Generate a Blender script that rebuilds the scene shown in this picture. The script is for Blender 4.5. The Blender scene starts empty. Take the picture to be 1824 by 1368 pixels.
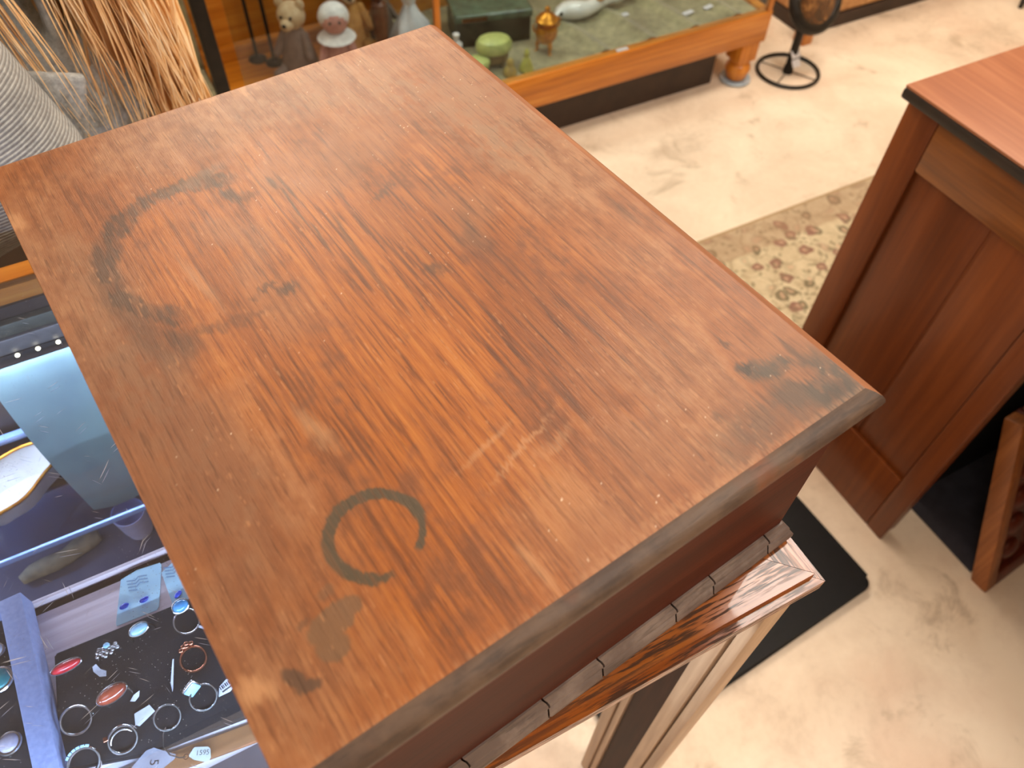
import bpy, bmesh, math, random
from mathutils import Vector, Matrix
random.seed(11)
C = bpy.context.scene.collection
PI = math.pi

# ------------------------------------------------------------------ shapes
def box(bm, lo, hi, bev=0.0, seg=2, mat=None):
    g = bmesh.ops.create_cube(bm, size=1.0)
    vs = g['verts']
    s = [hi[i]-lo[i] for i in range(3)]; c = [(hi[i]+lo[i])/2 for i in range(3)]
    for v in vs:
        v.co = Vector((v.co.x*s[0]+c[0], v.co.y*s[1]+c[1], v.co.z*s[2]+c[2]))
    if bev > 0:
        es = list({e for v in vs for e in v.link_edges})
        r = bmesh.ops.bevel(bm, geom=es, offset=min(bev, min(s)*0.49), segments=seg, affect='EDGES', profile=0.5)
        vs = list({v for v in r['verts']} | {v for v in vs if v.is_valid})
    if mat is not None:
        for v in vs:
            if v.is_valid: v.co = mat @ v.co
    return vs

def frame_of(d):
    d = d.normalized()
    a = Vector((0, 0, 1)) if abs(d.z) < 0.9 else Vector((1, 0, 0))
    x = a.cross(d).normalized(); y = d.cross(x)
    return x, y

def tube(bm, pts, rad, seg=10, closed=False, flat=1.0, flatdir=None):
    pts = [Vector(p) for p in pts]; n = len(pts)
    if not hasattr(rad, '__len__'): rad = [rad]*n
    rings = []
    for i, p in enumerate(pts):
        if closed: d = pts[(i+1) % n]-pts[i-1]
        else: d = pts[min(i+1, n-1)]-pts[max(i-1, 0)]
        if d.length < 1e-9: d = Vector((0, 0, 1))
        if flatdir is not None:
            y = Vector(flatdir); y = (y-d.normalized()*y.dot(d.normalized())).normalized(); x = y.cross(d.normalized())
        else:
            x, y = frame_of(d)
        rings.append([bm.verts.new(p+x*math.cos(2*PI*k/seg)*rad[i]+y*math.sin(2*PI*k/seg)*rad[i]*flat) for k in range(seg)])
    m = n if closed else n-1
    for i in range(m):
        a, b = rings[i], rings[(i+1) % n]
        for k in range(seg):
            bm.faces.new((a[k], a[(k+1) % seg], b[(k+1) % seg], b[k]))
    if not closed:
        bm.faces.new(rings[0][::-1]); bm.faces.new(rings[-1])

def lathe(bm, prof, seg=24, c=(0, 0, 0), M=None, sx=1.0, sy=1.0):
    rings = []
    c = Vector(c)
    for r, z in prof:
        ring = []
        for k in range(seg):
            v = Vector((r*sx*math.cos(2*PI*k/seg), r*sy*math.sin(2*PI*k/seg), z))
            if M is not None: v = M @ v
            ring.append(bm.verts.new(c+v))
        rings.append(ring)
    for a, b in zip(rings, rings[1:]):
        for k in range(seg):
            bm.faces.new((a[k], a[(k+1) % seg], b[(k+1) % seg], b[k]))
    bm.faces.new(rings[0][::-1]); bm.faces.new(rings[-1])

def ell(bm, c, r, M=None, seg=16, rings=10):
    g = bmesh.ops.create_uvsphere(bm, u_segments=seg, v_segments=rings, radius=1.0)
    for v in g['verts']:
        p = Vector((v.co.x*r[0], v.co.y*r[1], v.co.z*r[2]))
        if M is not None: p = M @ p
        v.co = p+Vector(c)
    return g['verts']

def cap(bm, a, b, ra, rb, seg=16):
    a = Vector(a); b = Vector(b); d = (b-a); L = d.length; x, y = frame_of(d); z = d.normalized()
    M = Matrix((x, y, z)).transposed()
    prof = [(max(ra*math.sin(t*PI/12), 0.0004), -ra*math.cos(t*PI/12)) for t in range(0, 7)]
    prof += [(max(rb*math.cos(t*PI/12), 0.0004), L+rb*math.sin(t*PI/12)) for t in range(0, 7)]
    lathe(bm, prof, seg, a, M)

def prism(bm, pts, z0, z1, M=None):
    n = len(pts)
    lo = [Vector((p[0], p[1], z0)) for p in pts]; hi = [Vector((p[0], p[1], z1)) for p in pts]
    if M is not None: lo = [M @ v for v in lo]; hi = [M @ v for v in hi]
    a = [bm.verts.new(v) for v in lo]; b = [bm.verts.new(v) for v in hi]
    bm.faces.new(a[::-1]); bm.faces.new(b)
    for k in range(n): bm.faces.new((a[k], a[(k+1) % n], b[(k+1) % n], b[k]))

def sweep(bm, prof, stations):
    # prof: list of (out, z); stations: functions giving (out, z) -> Vector
    rows = [[bm.verts.new(s(o, z)) for o, z in prof] for s in stations]
    n = len(prof)
    for a, b in zip(rows, rows[1:]):
        for k in range(n):
            bm.faces.new((a[k], b[k], b[(k+1) % n], a[(k+1) % n]))
    bm.faces.new(rows[0]); bm.faces.new(rows[-1][::-1])

def link(name, me, mat, parent=None, smooth=True, angle=35):
    o = bpy.data.objects.new(name, me); C.objects.link(o)
    if mat is not None:
        me.materials.clear(); me.materials.append(mat)
    if smooth:
        try: me.shade_smooth() if angle is None else me.set_sharp_from_angle(angle=math.radians(angle))
        except Exception: pass
        for p in me.polygons: p.use_smooth = True
    if parent is not None: o.parent = parent
    return o

def obj(name, bm, mat, parent=None, smooth=True, angle=35):
    bmesh.ops.recalc_face_normals(bm, faces=bm.faces)
    me = bpy.data.meshes.new(name); bm.to_mesh(me); bm.free()
    return link(name, me, mat, parent, smooth, angle)

def NB(): return bmesh.new()

def thing(name, label, cat, loc=(0, 0, 0), rz=0.0, group=None):
    o = bpy.data.objects.new(name, None); C.objects.link(o)
    o.empty_display_size = 0.05
    o.location = loc; o.rotation_euler = (0, 0, rz); o['label'] = label; o['category'] = cat
    if group: o['group'] = group
    return o

def tag(o, label, cat, group=None):
    o['label'] = label; o['category'] = cat
    if group: o['group'] = group
    return o

def struct(name, bm, mat, label):
    o = obj(name, bm, mat, None, False); o['kind'] = 'structure'; o['label'] = label; o['category'] = name.split('_')[0]
    return o

def modified(name, bm, mat, parent, mods):
    me = bpy.data.meshes.new(name); bm.to_mesh(me); bm.free()
    t = bpy.data.objects.new('tmp', me); C.objects.link(t)
    for typ, kw in mods:
        m = t.modifiers.new(typ, typ)
        for k, v in kw.items(): setattr(m, k, v)
    dg = bpy.context.evaluated_depsgraph_get(); dg.update()
    ne = bpy.data.meshes.new_from_object(t.evaluated_get(dg))
    bpy.data.objects.remove(t); ne.name = name
    return link(name, ne, mat, parent, True, None)

def text_mesh(name, body, size, M, mat, parent):
    cu = bpy.data.curves.new('t', 'FONT'); cu.body = body; cu.size = size; cu.extrude = 0.00005
    cu.align_x = 'CENTER'; cu.align_y = 'CENTER'
    t = bpy.data.objects.new('t', cu); C.objects.link(t)
    dg = bpy.context.evaluated_depsgraph_get(); dg.update()
    me = bpy.data.meshes.new_from_object(t.evaluated_get(dg))
    bpy.data.objects.remove(t); me.transform(M)
    return link(name, me, mat, parent, False)

# ------------------------------------------------------------------ materials
def lin(c):
    f = lambda u: u/12.92 if u <= 0.04045 else ((u+0.055)/1.055)**2.4
    return (f(c[0]/255), f(c[1]/255), f(c[2]/255), 1.0)

class NT:
    def __init__(s, name):
        s.m = bpy.data.materials.new(name); s.m.use_nodes = True
        s.t = s.m.node_tree; s.n = s.t.nodes; s.l = s.t.links
        s.b = s.n['Principled BSDF']; s.out = s.n['Material Output']
    def new(s, typ, **kw):
        x = s.n.new(typ)
        for k, v in kw.items(): setattr(x, k, v)
        return x
    def put(s, sock, v):
        if hasattr(v, 'is_linked') or hasattr(v, 'links'): s.l.new(v, sock)
        else: sock.default_value = v
    def obj(s): return s.new('ShaderNodeTexCoord').outputs['Object']
    def math(s, op, a, b=0.0, clamp=False):
        x = s.new('ShaderNodeMath', operation=op, use_clamp=clamp); s.put(x.inputs[0], a); s.put(x.inputs[1], b); return x.outputs[0]
    def vmath(s, op, a, b=None):
        x = s.new('ShaderNodeVectorMath', operation=op); s.put(x.inputs[0], a)
        if b is not None: s.put(x.inputs[1], b)
        return x.outputs['Value'] if op in ('LENGTH', 'DOT_PRODUCT') else x.outputs[0]
    def mapping(s, v, loc=(0, 0, 0), rot=(0, 0, 0), scale=(1, 1, 1), typ='POINT'):
        x = s.new('ShaderNodeMapping', vector_type=typ); s.put(x.inputs[0], v)
        x.inputs['Location'].default_value = loc; x.inputs['Rotation'].default_value = rot; x.inputs['Scale'].default_value = scale
        return x.outputs[0]
    def noise(s, v, scale, detail=4, rough=0.55, dist=0.0, color=False):
        x = s.new('ShaderNodeTexNoise'); s.put(x.inputs['Vector'], v); x.inputs['Scale'].default_value = scale
        x.inputs['Detail'].default_value = detail; x.inputs['Roughness'].default_value = rough; x.inputs['Distortion'].default_value = dist
        return x.outputs['Color'] if color else x.outputs['Fac']
    def voro(s, v, scale, feature='F1', out='Distance'):
        x = s.new('ShaderNodeTexVoronoi', feature=feature, voronoi_dimensions='2D'); s.put(x.inputs['Vector'], v); x.inputs['Scale'].default_value = scale
        return x.outputs[out]
    def wave(s, v, scale, dist=2.0, detail=2, dscale=1.0, direc='X'):
        x = s.new('ShaderNodeTexWave', bands_direction=direc); s.put(x.inputs['Vector'], v); x.inputs['Scale'].default_value = scale
        x.inputs['Distortion'].default_value = dist; x.inputs['Detail'].default_value = detail; x.inputs['Detail Scale'].default_value = dscale
        return x.outputs['Fac']
    def ss(s, v, a, b, lo=0.0, hi=1.0):
        x = s.new('ShaderNodeMapRange', interpolation_type='SMOOTHSTEP'); s.put(x.inputs[0], v)
        if a > b: a, b, lo, hi = b, a, hi, lo
        x.inputs[1].default_value = a; x.inputs[2].default_value = b; x.inputs[3].default_value = lo; x.inputs[4].default_value = hi
        return x.outputs[0]
    def ramp(s, v, stops):
        x = s.new('ShaderNodeValToRGB'); s.put(x.inputs[0], v); e = x.color_ramp.elements
        while len(e) < len(stops): e.new(0.5)
        for k, (p, c) in enumerate(stops): e[k].position = p; e[k].color = lin(c)
        return x.outputs[0]
    def mix(s, f, a, b, blend='MIX'):
        x = s.new('ShaderNodeMix', data_type='RGBA', blend_type=blend)
        s.put(x.inputs[0], f)
        s.put(x.inputs[6], lin(a) if isinstance(a, tuple) and len(a) == 3 else a)
        s.put(x.inputs[7], lin(b) if isinstance(b, tuple) and len(b) == 3 else b)
        return x.outputs[2]
    def bump(s, h, strength=0.3, dist=0.001):
        x = s.new('ShaderNodeBump'); s.put(x.inputs['Height'], h); x.inputs['Strength'].default_value = strength; x.inputs['Distance'].default_value = dist
        s.l.new(x.outputs[0], s.b.inputs['Normal']); return x.outputs[0]
    def set(s, **kw):
        for k, v in kw.items():
            k = {'col': 'Base Color', 'rough': 'Roughness', 'metal': 'Metallic', 'spec': 'Specular IOR Level', 'coat': 'Coat Weight', 'coatr': 'Coat Roughness', 'sheen': 'Sheen Weight', 'trans': 'Transmission Weight', 'sss': 'Subsurface Weight', 'alpha': 'Alpha'}.get(k, k)
            s.put(s.b.inputs[k], lin(v) if isinstance(v, tuple) and len(v) == 3 else v)
        return s.m

def plain(name, c1, c2=None, scale=30, rough=0.5, metal=0.0, bump=0.0, detail=4, stretch=(1, 1, 1), **kw):
    t = NT(name); v = t.mapping(t.obj(), scale=stretch)
    n = t.noise(v, scale, detail)
    c2 = c2 or tuple(max(0, int(x*0.82)) for x in c1)
    t.set(col=t.ramp(n, [(0.3, c2), (0.7, c1)]), rough=rough, metal=metal, **kw)
    if bump: t.bump(n, bump, 0.002)
    return t.m

def wood(name, dark, mid, light, axis=0, scale=1.0, rough=0.4, coat=0.0, grain=0.5, spec=0.5, pores=0.0):
    t = NT(name)
    st = [26, 26, 26]; st[axis] = 1.6
    st2 = [150, 150, 150]; st2[axis] = 6
    v = t.mapping(t.obj(), scale=tuple(x*scale for x in st)); v2 = t.mapping(t.obj(), scale=tuple(x*scale for x in st2))
    n1 = t.noise(v, 1.0, 5, 0.6, 0.6); n2 = t.noise(v2, 1.0, 3, 0.6)
    f = t.math('ADD', t.math('MULTIPLY', n1, 1-grain), t.math('MULTIPLY', n2, grain))
    col = t.ramp(f, [(0.30, dark), (0.48, mid), (0.66, light)])
    if pores > 0:
        st3 = [420, 420, 420]; st3[axis] = 34
        p = t.ss(t.noise(t.mapping(t.obj(), scale=tuple(x*scale for x in st3)), 1.0, 3, 0.6), 0.56, 0.44); q = t.ss(t.noise(t.mapping(t.obj(), scale=tuple(x*scale*1.9 for x in st)), 1.0, 4), 0.40, 0.54)
        pm = t.math('MULTIPLY', t.math('MULTIPLY', p, q), pores); col = t.mix(pm, col, tuple(int(x*0.35) for x in dark)); rough = t.math('ADD', rough, t.math('MULTIPLY', pm, 0.4))
    t.set(col=col, rough=rough, coat=coat, spec=spec)
    t.bump(f, 0.12, 0.0015)
    return t.m

def emit(name, c, s):
    t = NT(name); t.set(col=c); t.b.inputs['Emission Color'].default_value = lin(c); t.b.inputs['Emission Strength'].default_value = s
    return t.m

def thin_glass(name, tint=(235, 242, 245), scratches=0.0, base=0.03):
    t = NT(name)
    tr = t.new('ShaderNodeBsdfTransparent'); tr.inputs[0].default_value = lin(tint)
    gl = t.new('ShaderNodeBsdfGlossy'); gl.inputs['Roughness'].default_value = 0.02
    fr = t.new('ShaderNodeFresnel'); fr.inputs[0].default_value = 1.5
    ge = t.new('ShaderNodeNewGeometry'); ff = t.math('MULTIPLY', fr.outputs[0], t.math('SUBTRACT', 1.0, ge.outputs['Backfacing']))
    mx = t.new('ShaderNodeMixShader'); t.l.new(ff, mx.inputs[0]); t.l.new(tr.outputs[0], mx.inputs[1]); t.l.new(gl.outputs[0], mx.inputs[2])
    sh = mx.outputs[0]
    if scratches:
        o = t.obj(); acc = None
        for k in range(5):
            w = t.noise(o, 4+k, 2, color=True)
            vv = t.vmath('ADD', t.mapping(o, rot=(0, 0, 0.5+k*1.23), loc=(k*0.37, k*0.21, 0), scale=(1, 1, 0)), t.vmath('SCALE', w)) if False else t.mapping(o, rot=(0, 0, 0.5+k*1.23), loc=(k*0.37, k*0.21, 0), scale=(1, 1, 0))
            wn = t.vmath('MULTIPLY', w, (0.05, 0.05, 0.0))
            vv = t.vmath('ADD', vv, wn)
            d = t.voro(t.mapping(vv, scale=(1, 0.05, 1)), 70+18*k)
            line = t.ss(d, 0.040, 0.014)
            gate = t.ss(t.noise(t.mapping(o, loc=(k*3.1, 1.7*k, 0)), 22, 2), 0.51, 0.60)
            a = t.math('MULTIPLY', line, gate)
            acc = a if acc is None else t.math('MAXIMUM', acc, a)
        dust = t.math('MULTIPLY', t.ss(t.voro(t.mapping(o, scale=(1, 1, 0)), 170), 0.07, 0.03), t.ss(t.noise(o, 14, 2), 0.5, 0.62))
        acc = t.math('MAXIMUM', acc, t.math('MULTIPLY', dust, 0.5))
        haze = t.math('MULTIPLY', t.noise(o, 9, 4), base)  # bluish sheen of reflected light, painted as a thin diffuse film
        acc = t.math('ADD', t.math('MULTIPLY', acc, scratches), haze, True)
        df = t.new('ShaderNodeBsdfDiffuse'); df.inputs[0].default_value = lin((222, 228, 246))
        m2 = t.new('ShaderNodeMixShader'); t.l.new(acc, m2.inputs[0]); t.l.new(sh, m2.inputs[1]); t.l.new(df.outputs[0], m2.inputs[2]); sh = m2.outputs[0]
    t.l.new(sh, t.out.inputs[0])
    return t.m

# ---- the stained lid of the chest: worn wood, rings and marks laid out in millimetres, grain along y
import numpy as np
def vnoise(X, Y, sx, sy, seed, octs=3, gain=0.55):
    out = np.zeros_like(X); amp = 1.0; tot = 0.0
    for k in range(octs):
        rs = np.random.RandomState(seed*31+k); N = 512
        L = rs.rand(N, N)
        u = X/sx*2**k+rs.rand()*97+200; v = Y/sy*2**k+rs.rand()*97+200
        i = np.floor(u).astype(int); j = np.floor(v).astype(int); fu = u-i; fv = v-j
        fu = fu*fu*(3-2*fu); fv = fv*fv*(3-2*fv); i %= N; j %= N; i1 = (i+1) % N; j1 = (j+1) % N
        out += amp*((L[i, j]*(1-fu)+L[i1, j]*fu)*(1-fv)+(L[i, j1]*(1-fu)+L[i1, j1]*fu)*fv)
        tot += amp; amp *= gain
    return out/tot
def sstep(x, a, b):
    t = np.clip((x-a)/(b-a), 0, 1); return t*t*(3-2*t)
LNX, LNY = 470, 617
def lid_colours(hx, hy):
    X, Y = np.meshgrid(np.linspace(-hx, hx, LNX)*1000, np.linspace(-hy, hy, LNY)*1000, indexing='ij')
    n = lambda sx, sy, seed, o=3: vnoise(X, Y, sx, sy, seed, o)
    fib1, fib2, fib3 = n(1.5, 46, 1, 3), n(0.9, 18, 2, 2), n(7, 130, 3, 4)
    mott, fine, cloud = n(34, 50, 4, 5), n(5, 8, 5, 4), n(70, 95, 6, 3)
    wa, wb = n(16, 16, 7, 3)-0.5, n(16, 16, 8, 3)-0.5
    fa, fb = n(1.5, 9, 9, 2)-0.5, n(1.1, 7, 10, 2)-0.5
    ba, bb = n(55, 55, 11, 2)-0.5, n(55, 55, 12, 2)-0.5
    W = {1: (X+7*wa+2*fa, Y+7*wb+9*fb), 2: (X+2.4*wa+0.8*fa, Y+2.4*wb+2.6*fb), 3: (X+14*wa+26*ba+3*fa, Y+14*wb+26*bb+16*fb)}
    def blob(w, cx, cy, rx, ry, rot=0, soft=0.35, k=1.0):
        x, y = W[w]; c, s_ = math.cos(math.radians(rot)), math.sin(math.radians(rot)); dx, dy = x-cx, y-cy
        d = np.hypot((dx*c+dy*s_)/rx, (-dx*s_+dy*c)/ry); return k*(1-sstep(d, 1-soft, 1+soft))
    def arc(w, cx, cy, R, th, soft, gap, half, k=1.0, asoft=8.0):
        x, y = W[w]; dx, dy = x-cx, y-cy
        a = np.abs((np.degrees(np.arctan2(dy, dx))-gap+180) % 360-180)
        return k*(1-sstep(np.abs(np.hypot(dx, dy)-R), th-soft, th+soft))*sstep(a, half-asoft, half+asoft)
    mx = lambda *a: np.maximum.reduce(a)
    L = lambda c: np.array([v/255/12.92 if v/255 <= 0.04045 else ((v/255+0.055)/1.055)**2.4 for v in c])
    def ramp(f, stops):
        ps = [p for p, c in stops]; cs = np.array([L(c) for p, c in stops]); return np.stack([np.interp(f, ps, cs[:, q]) for q in range(3)], -1)
    col = ramp(0.3*fib1+0.3*mott+0.2*fib3+0.2*fine, [(0.34, (120, 68, 32)), (0.46, (145, 84, 40)), (0.55, (158, 95, 48)), (0.66, (173, 113, 64))])
    def put(mask, c):
        nonlocal col
        c = L(c) if isinstance(c, tuple) else c; m = np.clip(mask, 0, 1)[..., None]; col = col*(1-m)+c*m
    # varnish left in the middle
    vor = mx(blob(3, 46, -34, 50, 122, -3, 0.5), blob(3, -6, -36, 44, 112, 3, 0.5, 0.85), blob(3, -52, -72, 44, 66, 10, 0.6, 0.75), blob(3, -16, 66, 40, 66, 0, 0.5, 0.85), blob(2, -74, 75, 56, 56, 0, 0.12, 0.72), blob(3, -58, -150, 66, 50, 30, 0.6, 0.62), blob(3, -90, -20, 30, 40, 0, 0.7, 0.45))
    vor = vor*sstep(0.6*mott+0.4*fine, 0.30, 0.50)
    org = ramp(0.5*fib1+0.25*fib3+0.25*fib2, [(0.30, (116, 58, 8)), (0.44, (153, 82, 13)), (0.56, (173, 98, 22)), (0.7, (187, 114, 36))])
    put(vor*0.9, org)
    put(0.62*mx(blob(3, 58, -62, 26, 88, -4, 0.6, 0.9), blob(3, 84, -104, 18, 36, 0, 0.6, 0.6), blob(3, 18, 10, 12, 62, -3, 0.7, 0.45), blob(3, 40, 20, 16, 40, 0, 0.7, 0.5)), (104, 50, 14))
    # bare greyed margins
    marg = mx(blob(3, 142, 40, 38, 150, 0, 0.7, 0.85), blob(3, -150, 20, 34, 190, 0, 0.7, 0.8), blob(3, 20, 196, 190, 46, 0, 0.7, 0.85), blob(3, -145, -130, 30, 90, 0, 0.7, 0.75), blob(3, 104, -168, 70, 40, -10, 0.8, 0.65), blob(3, -110, -100, 40, 60, 0, 0.8, 0.5), blob(3, -20, -185, 100, 20, 0, 0.7, 0.3))
    put(marg*(0.3+0.7*sstep(mott, 0.35, 0.6)), ramp(0.5*fib3+0.5*fine, [(0.35, (132, 88, 60)), (0.5, (150, 104, 73)), (0.65, (166, 122, 90))]))
    put(0.75*sstep(fine, 0.36, 0.62)*mx(blob(3, 128, 96, 28, 60, 0, 0.8, 0.8), blob(3, 50, 176, 60, 24, 0, 0.8, 0.5), blob(3, -138, -10, 16, 90, 0, 0.8, 0.55), blob(3, 96, 150, 36, 26, 0, 0.8, 0.6), blob(3, -128, -60, 16, 50, 0, 0.8, 0.5)), (132, 104, 82))
    put(0.5*sstep(cloud, 0.55, 0.68), (150, 102, 70))
    put(0.5*mx(blob(3, -140, -40, 30, 150, 0, 0.6), blob(3, -130, -150, 34, 70, 0, 0.7, 0.7)), (108, 70, 50))
    # pores along the grain
    put(0.6*(1-sstep(fib1, 0.24, 0.40))*(0.2+0.8*vor)*(1-0.7*blob(2, -76, 72, 52, 54, 0, 0.15)), (72, 34, 12))
    put(0.4*(1-sstep(fib2, 0.14, 0.32)), (86, 50, 28))
    # large ring left by a crock
    gate = 0.55+0.45*sstep(n(3, 12, 20, 3), 0.35, 0.55)
    r1 = mx(arc(1, -72, 74, 57, 6.0, 2.2, -34, 88, 1.0), blob(1, -110, 116, 16, 7.5, 44, 0.35, 1.0), blob(1, -123, 97, 8, 14, -28, 0.35, 1.0), blob(1, -66, 131, 20, 5, 8, 0.5, 0.55))*gate
    r1 = mx(r1, arc(1, -72, 71, 64, 2.2, 2.0, 10, 92, 0.45), blob(1, -45, 106, 4.5, 8, 12, 0.5, 0.95), blob(1, -36, 101, 5, 3, 0, 0.6, 0.6), blob(2, -19, 103, 2.2, 7, 0, 0.5, 0.8), blob(2, -17.5, 76, 0.9, 20, -2, 0.5, 0.9), blob(2, -16.5, 44, 0.9, 16, -1, 0.5, 0.85), blob(2, -13, 92, 0.8, 18, 0, 0.5, 0.55), blob(2, -21, 66, 1.6, 10, 0, 0.7, 0.45), blob(1, -50, 16, 7, 4, 35, 0.5, 0.9), blob(1, -57, 22.5, 7, 2.2, 22, 0.6, 0.8), blob(1, -68, 18, 3, 2, 14, 0.6, 0.5), blob(1, -80, 4, 4, 2, 14, 0.6, 0.45), blob(1, -112, 12, 6, 13, 12, 0.6, 0.75), blob(1, -98, 10, 10, 3, -20, 0.6, 0.6), blob(1, -124, 24, 7, 26, 10, 0.7, 0.6))
    put(0.88*r1*(0.75+0.5*(fib2-0.3)), (62, 50, 44))
    put(0.55*blob(1, -58, 133, 20, 4.5, 10, 0.5), (116, 92, 74))
    # small ring, pale triangular mark, blots, greasy corner
    r2 = mx(arc(2, -83.2, -141.8, 20.6, 1.7, 0.5, -76, 21, 1.0, 4), arc(2, -83.2, -141.8, 20.6, 2.8, 0.5, -64, 52, 1.0, 8))*(0.72+0.28*sstep(fib2, 0.3, 0.55))
    put(0.97*r2, (76, 68, 54))
    put(0.35*arc(2, -83.2, -141.8, 21.2, 3.0, 0.8, -30, 130, 1.0, 12), (84, 70, 54))
    put(0.8*mx(blob(2, -117, -166, 11, 7, 12, 0.12), blob(2, -121, -175, 6.5, 6.5, 0, 0.15), blob(2, -108, -164, 5, 4.5, 0, 0.2), blob(2, -113, -153, 4, 2.6, 0, 0.4, 0.6)), (112, 86, 64))
    put(0.8*mx(blob(2, -139.5, -178, 3.2, 6, 15, 0.25), blob(2, -136.5, -184, 5.2, 2.6, -10, 0.3), blob(2, -127, -160, 3, 1.6, 0, 0.5, 0.6)), (78, 62, 52))
    cor = mx(blob(1, 148, -199, 22, 22, 0, 0.5), blob(1, 150, -210, 30, 7, 0, 0.6, 0.9), blob(1, 131, -175, 15, 6.5, -15, 0.4), blob(1, 128, -193, 18, 12, 0, 0.6, 0.85), blob(1, 118.5, -167, 5, 3.6, 0, 0.5), blob(3, 100, -194, 24, 12, 0, 0.8, 0.6), blob(1, 112, -204, 26, 5, 0, 0.7, 0.6))*(1-0.9*blob(1, 139, -184, 8, 4.5, -25, 0.5))
    put(cor*(0.62+0.38*sstep(fine, 0.3, 0.55)), (80, 66, 55))
    put(0.8*mx(blob(1, 119, -166.5, 4.5, 3, 0, 0.4), blob(1, 149, -204, 9, 5, 0, 0.6, 0.6), blob(1, 121, -150.5, 3, 2.4, 0, 0.4, 0.8), blob(1, 23, -16, 5.5, 5, 0, 0.6, 0.8), blob(1, 26, -22, 4, 2.5, 0, 0.6, 0.5), blob(1, 32, 58, 7, 3, 20, 0.6, 0.7), blob(1, 41, 61, 3, 2, 0, 0.6, 0.6), blob(2, 86, -181, 2.5, 3.5, 0, 0.5, 0.6), blob(2, -4, 26, 1.6, 34, -3, 0.6, 0.7), blob(2, -7, -4, 1.2, 28, -2, 0.6, 0.65), blob(2, 4, -30, 1.0, 22, -2, 0.6, 0.45), blob(1, 149, -172, 1.5, 9, 0, 0.6, 0.7), blob(1, 145, -40, 2.5, 16, 0, 0.7, 0.45), blob(3, 62, -8, 6, 20, -3, 0.8, 0.5)), (62, 46, 38))
    # pale rubs, chips, fibres and specks
    put(0.7*mx(blob(1, -80, -76, 3.5, 15, 12, 0.7, 0.6), blob(1, -4, -141, 22, 1.8, 20, 0.7, 0.6), blob(1, 10, -148, 12, 2.6, 10, 0.8, 0.45), blob(2, -18, -131, 16, 1.6, 14, 0.7, 0.5), blob(1, -153, -173, 6, 5, 0, 0.7, 0.9), blob(2, -88, 46, 2.6, 22, 6, 0.8, 0.5), blob(1, -158, 154, 4, 10, 0, 0.5, 1.0), blob(1, 6, 207, 2.5, 7, 0, 0.5, 0.8), blob(1, -17, 208, 6, 3, 0, 0.5, 0.8), blob(2, -34, -196, 2, 14, 4, 0.7, 0.6), blob(1, 40, -208, 60, 2, 0, 0.7, 0.3)), (198, 150, 108))
    put(0.22*sstep(np.abs(Y), 206, 210)*sstep(fib2, 0.4, 0.6), (198, 150, 112))
    put(0.4*sstep(n(0.8, 7, 30, 2), 0.76, 0.88)*sstep(mott, 0.42, 0.58), (198, 142, 98))
    put(0.9*sstep(n(0.9, 1.1, 31, 1), 0.972, 0.995)*sstep(cloud+0.3*mott, 0.60, 0.74), (240, 218, 192))
    return col*0.85, vor, marg, fib1
def lid_material():
    t = NT('worn stained lid wood'); o = t.obj()
    a = t.new('ShaderNodeAttribute'); a.attribute_name = 'wear'
    g = t.noise(t.mapping(o, scale=(900, 34, 0)), 1.0, 4, 0.62); h = t.noise(t.mapping(o, scale=(2200, 150, 0)), 1.0, 3, 0.6); m = t.noise(o, 60, 5, 0.65)
    col = t.mix(t.ss(g, 0.44, 0.34, 0, 0.45), a.outputs['Color'], t.mix(1.0, a.outputs['Color'], (130, 100, 80), 'MULTIPLY'))
    col = t.mix(t.ss(h, 0.62, 0.76, 0, 0.22), col, (206, 160, 118))
    v = t.new('ShaderNodeAttribute'); v.attribute_name = 'varnish'
    rough = t.math('SUBTRACT', t.math('ADD', 0.36, t.math('MULTIPLY', m, 0.16)), t.math('MULTIPLY', v.outputs['Fac'], 0.05))
    t.set(col=col, rough=rough, spec=0.5)
    t.bump(t.math('ADD', t.math('MULTIPLY', g, 0.6), t.math('ADD', t.math('MULTIPLY', h, 0.5), t.math('MULTIPLY', m, 0.2))), 0.22, 0.0012)
    return t.m

def worn_edge(name, base, worn, hi, axis=0, rough=0.5):
    t = NT(name); o = t.obj()
    sc = [60, 60, 60]; sc[axis] = 8
    n = t.noise(o, 22, 5, 0.6); g = t.noise(t.mapping(o, scale=tuple(5*x for x in sc)), 1.0, 3, 0.6); n2 = t.noise(t.mapping(o, loc=(4, 2, 0)), 14, 4, 0.6)
    col = t.mix(t.ss(n, 0.42, 0.6), base, worn)
    col = t.mix(t.math('MULTIPLY', t.ss(n2, 0.56, 0.68), 0.7), col, hi)
    col = t.mix(t.ss(g, 0.5, 0.3, 0, 0.5), col, tuple(int(x*0.6) for x in base))
    t.set(col=col, rough=rough, spec=0.45); t.bump(t.math('ADD', n, g), 0.3, 0.0012)
    return t.m

M = {}
M['lid'] = lid_material()
M['lid_edge'] = worn_edge('worn lid edge', (70, 54, 46), (94, 75, 62), (128, 70, 38))
M['lid_rim'] = wood('rubbed lid rim', (112, 68, 44), (142, 92, 64), (170, 120, 90), 1, 1.0, 0.45, 0.0, 0.4)
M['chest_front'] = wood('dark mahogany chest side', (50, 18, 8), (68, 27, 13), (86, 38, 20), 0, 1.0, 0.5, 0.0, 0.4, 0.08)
M['moulding'] = worn_edge('greyed base moulding', (94, 80, 76), (122, 108, 102), (140, 128, 120))
M['oak'] = wood('figured oak rail', (70, 32, 10), (138, 74, 26), (170, 102, 46), 0, 1.0, 0.28, 0.2, 0.5, 0.5, 0.85)
M['oak_y'] = wood('figured oak rail crosswise', (70, 32, 10), (138, 74, 26), (170, 102, 46), 1, 1.0, 0.28, 0.2, 0.5, 0.5, 0.85)
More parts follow.
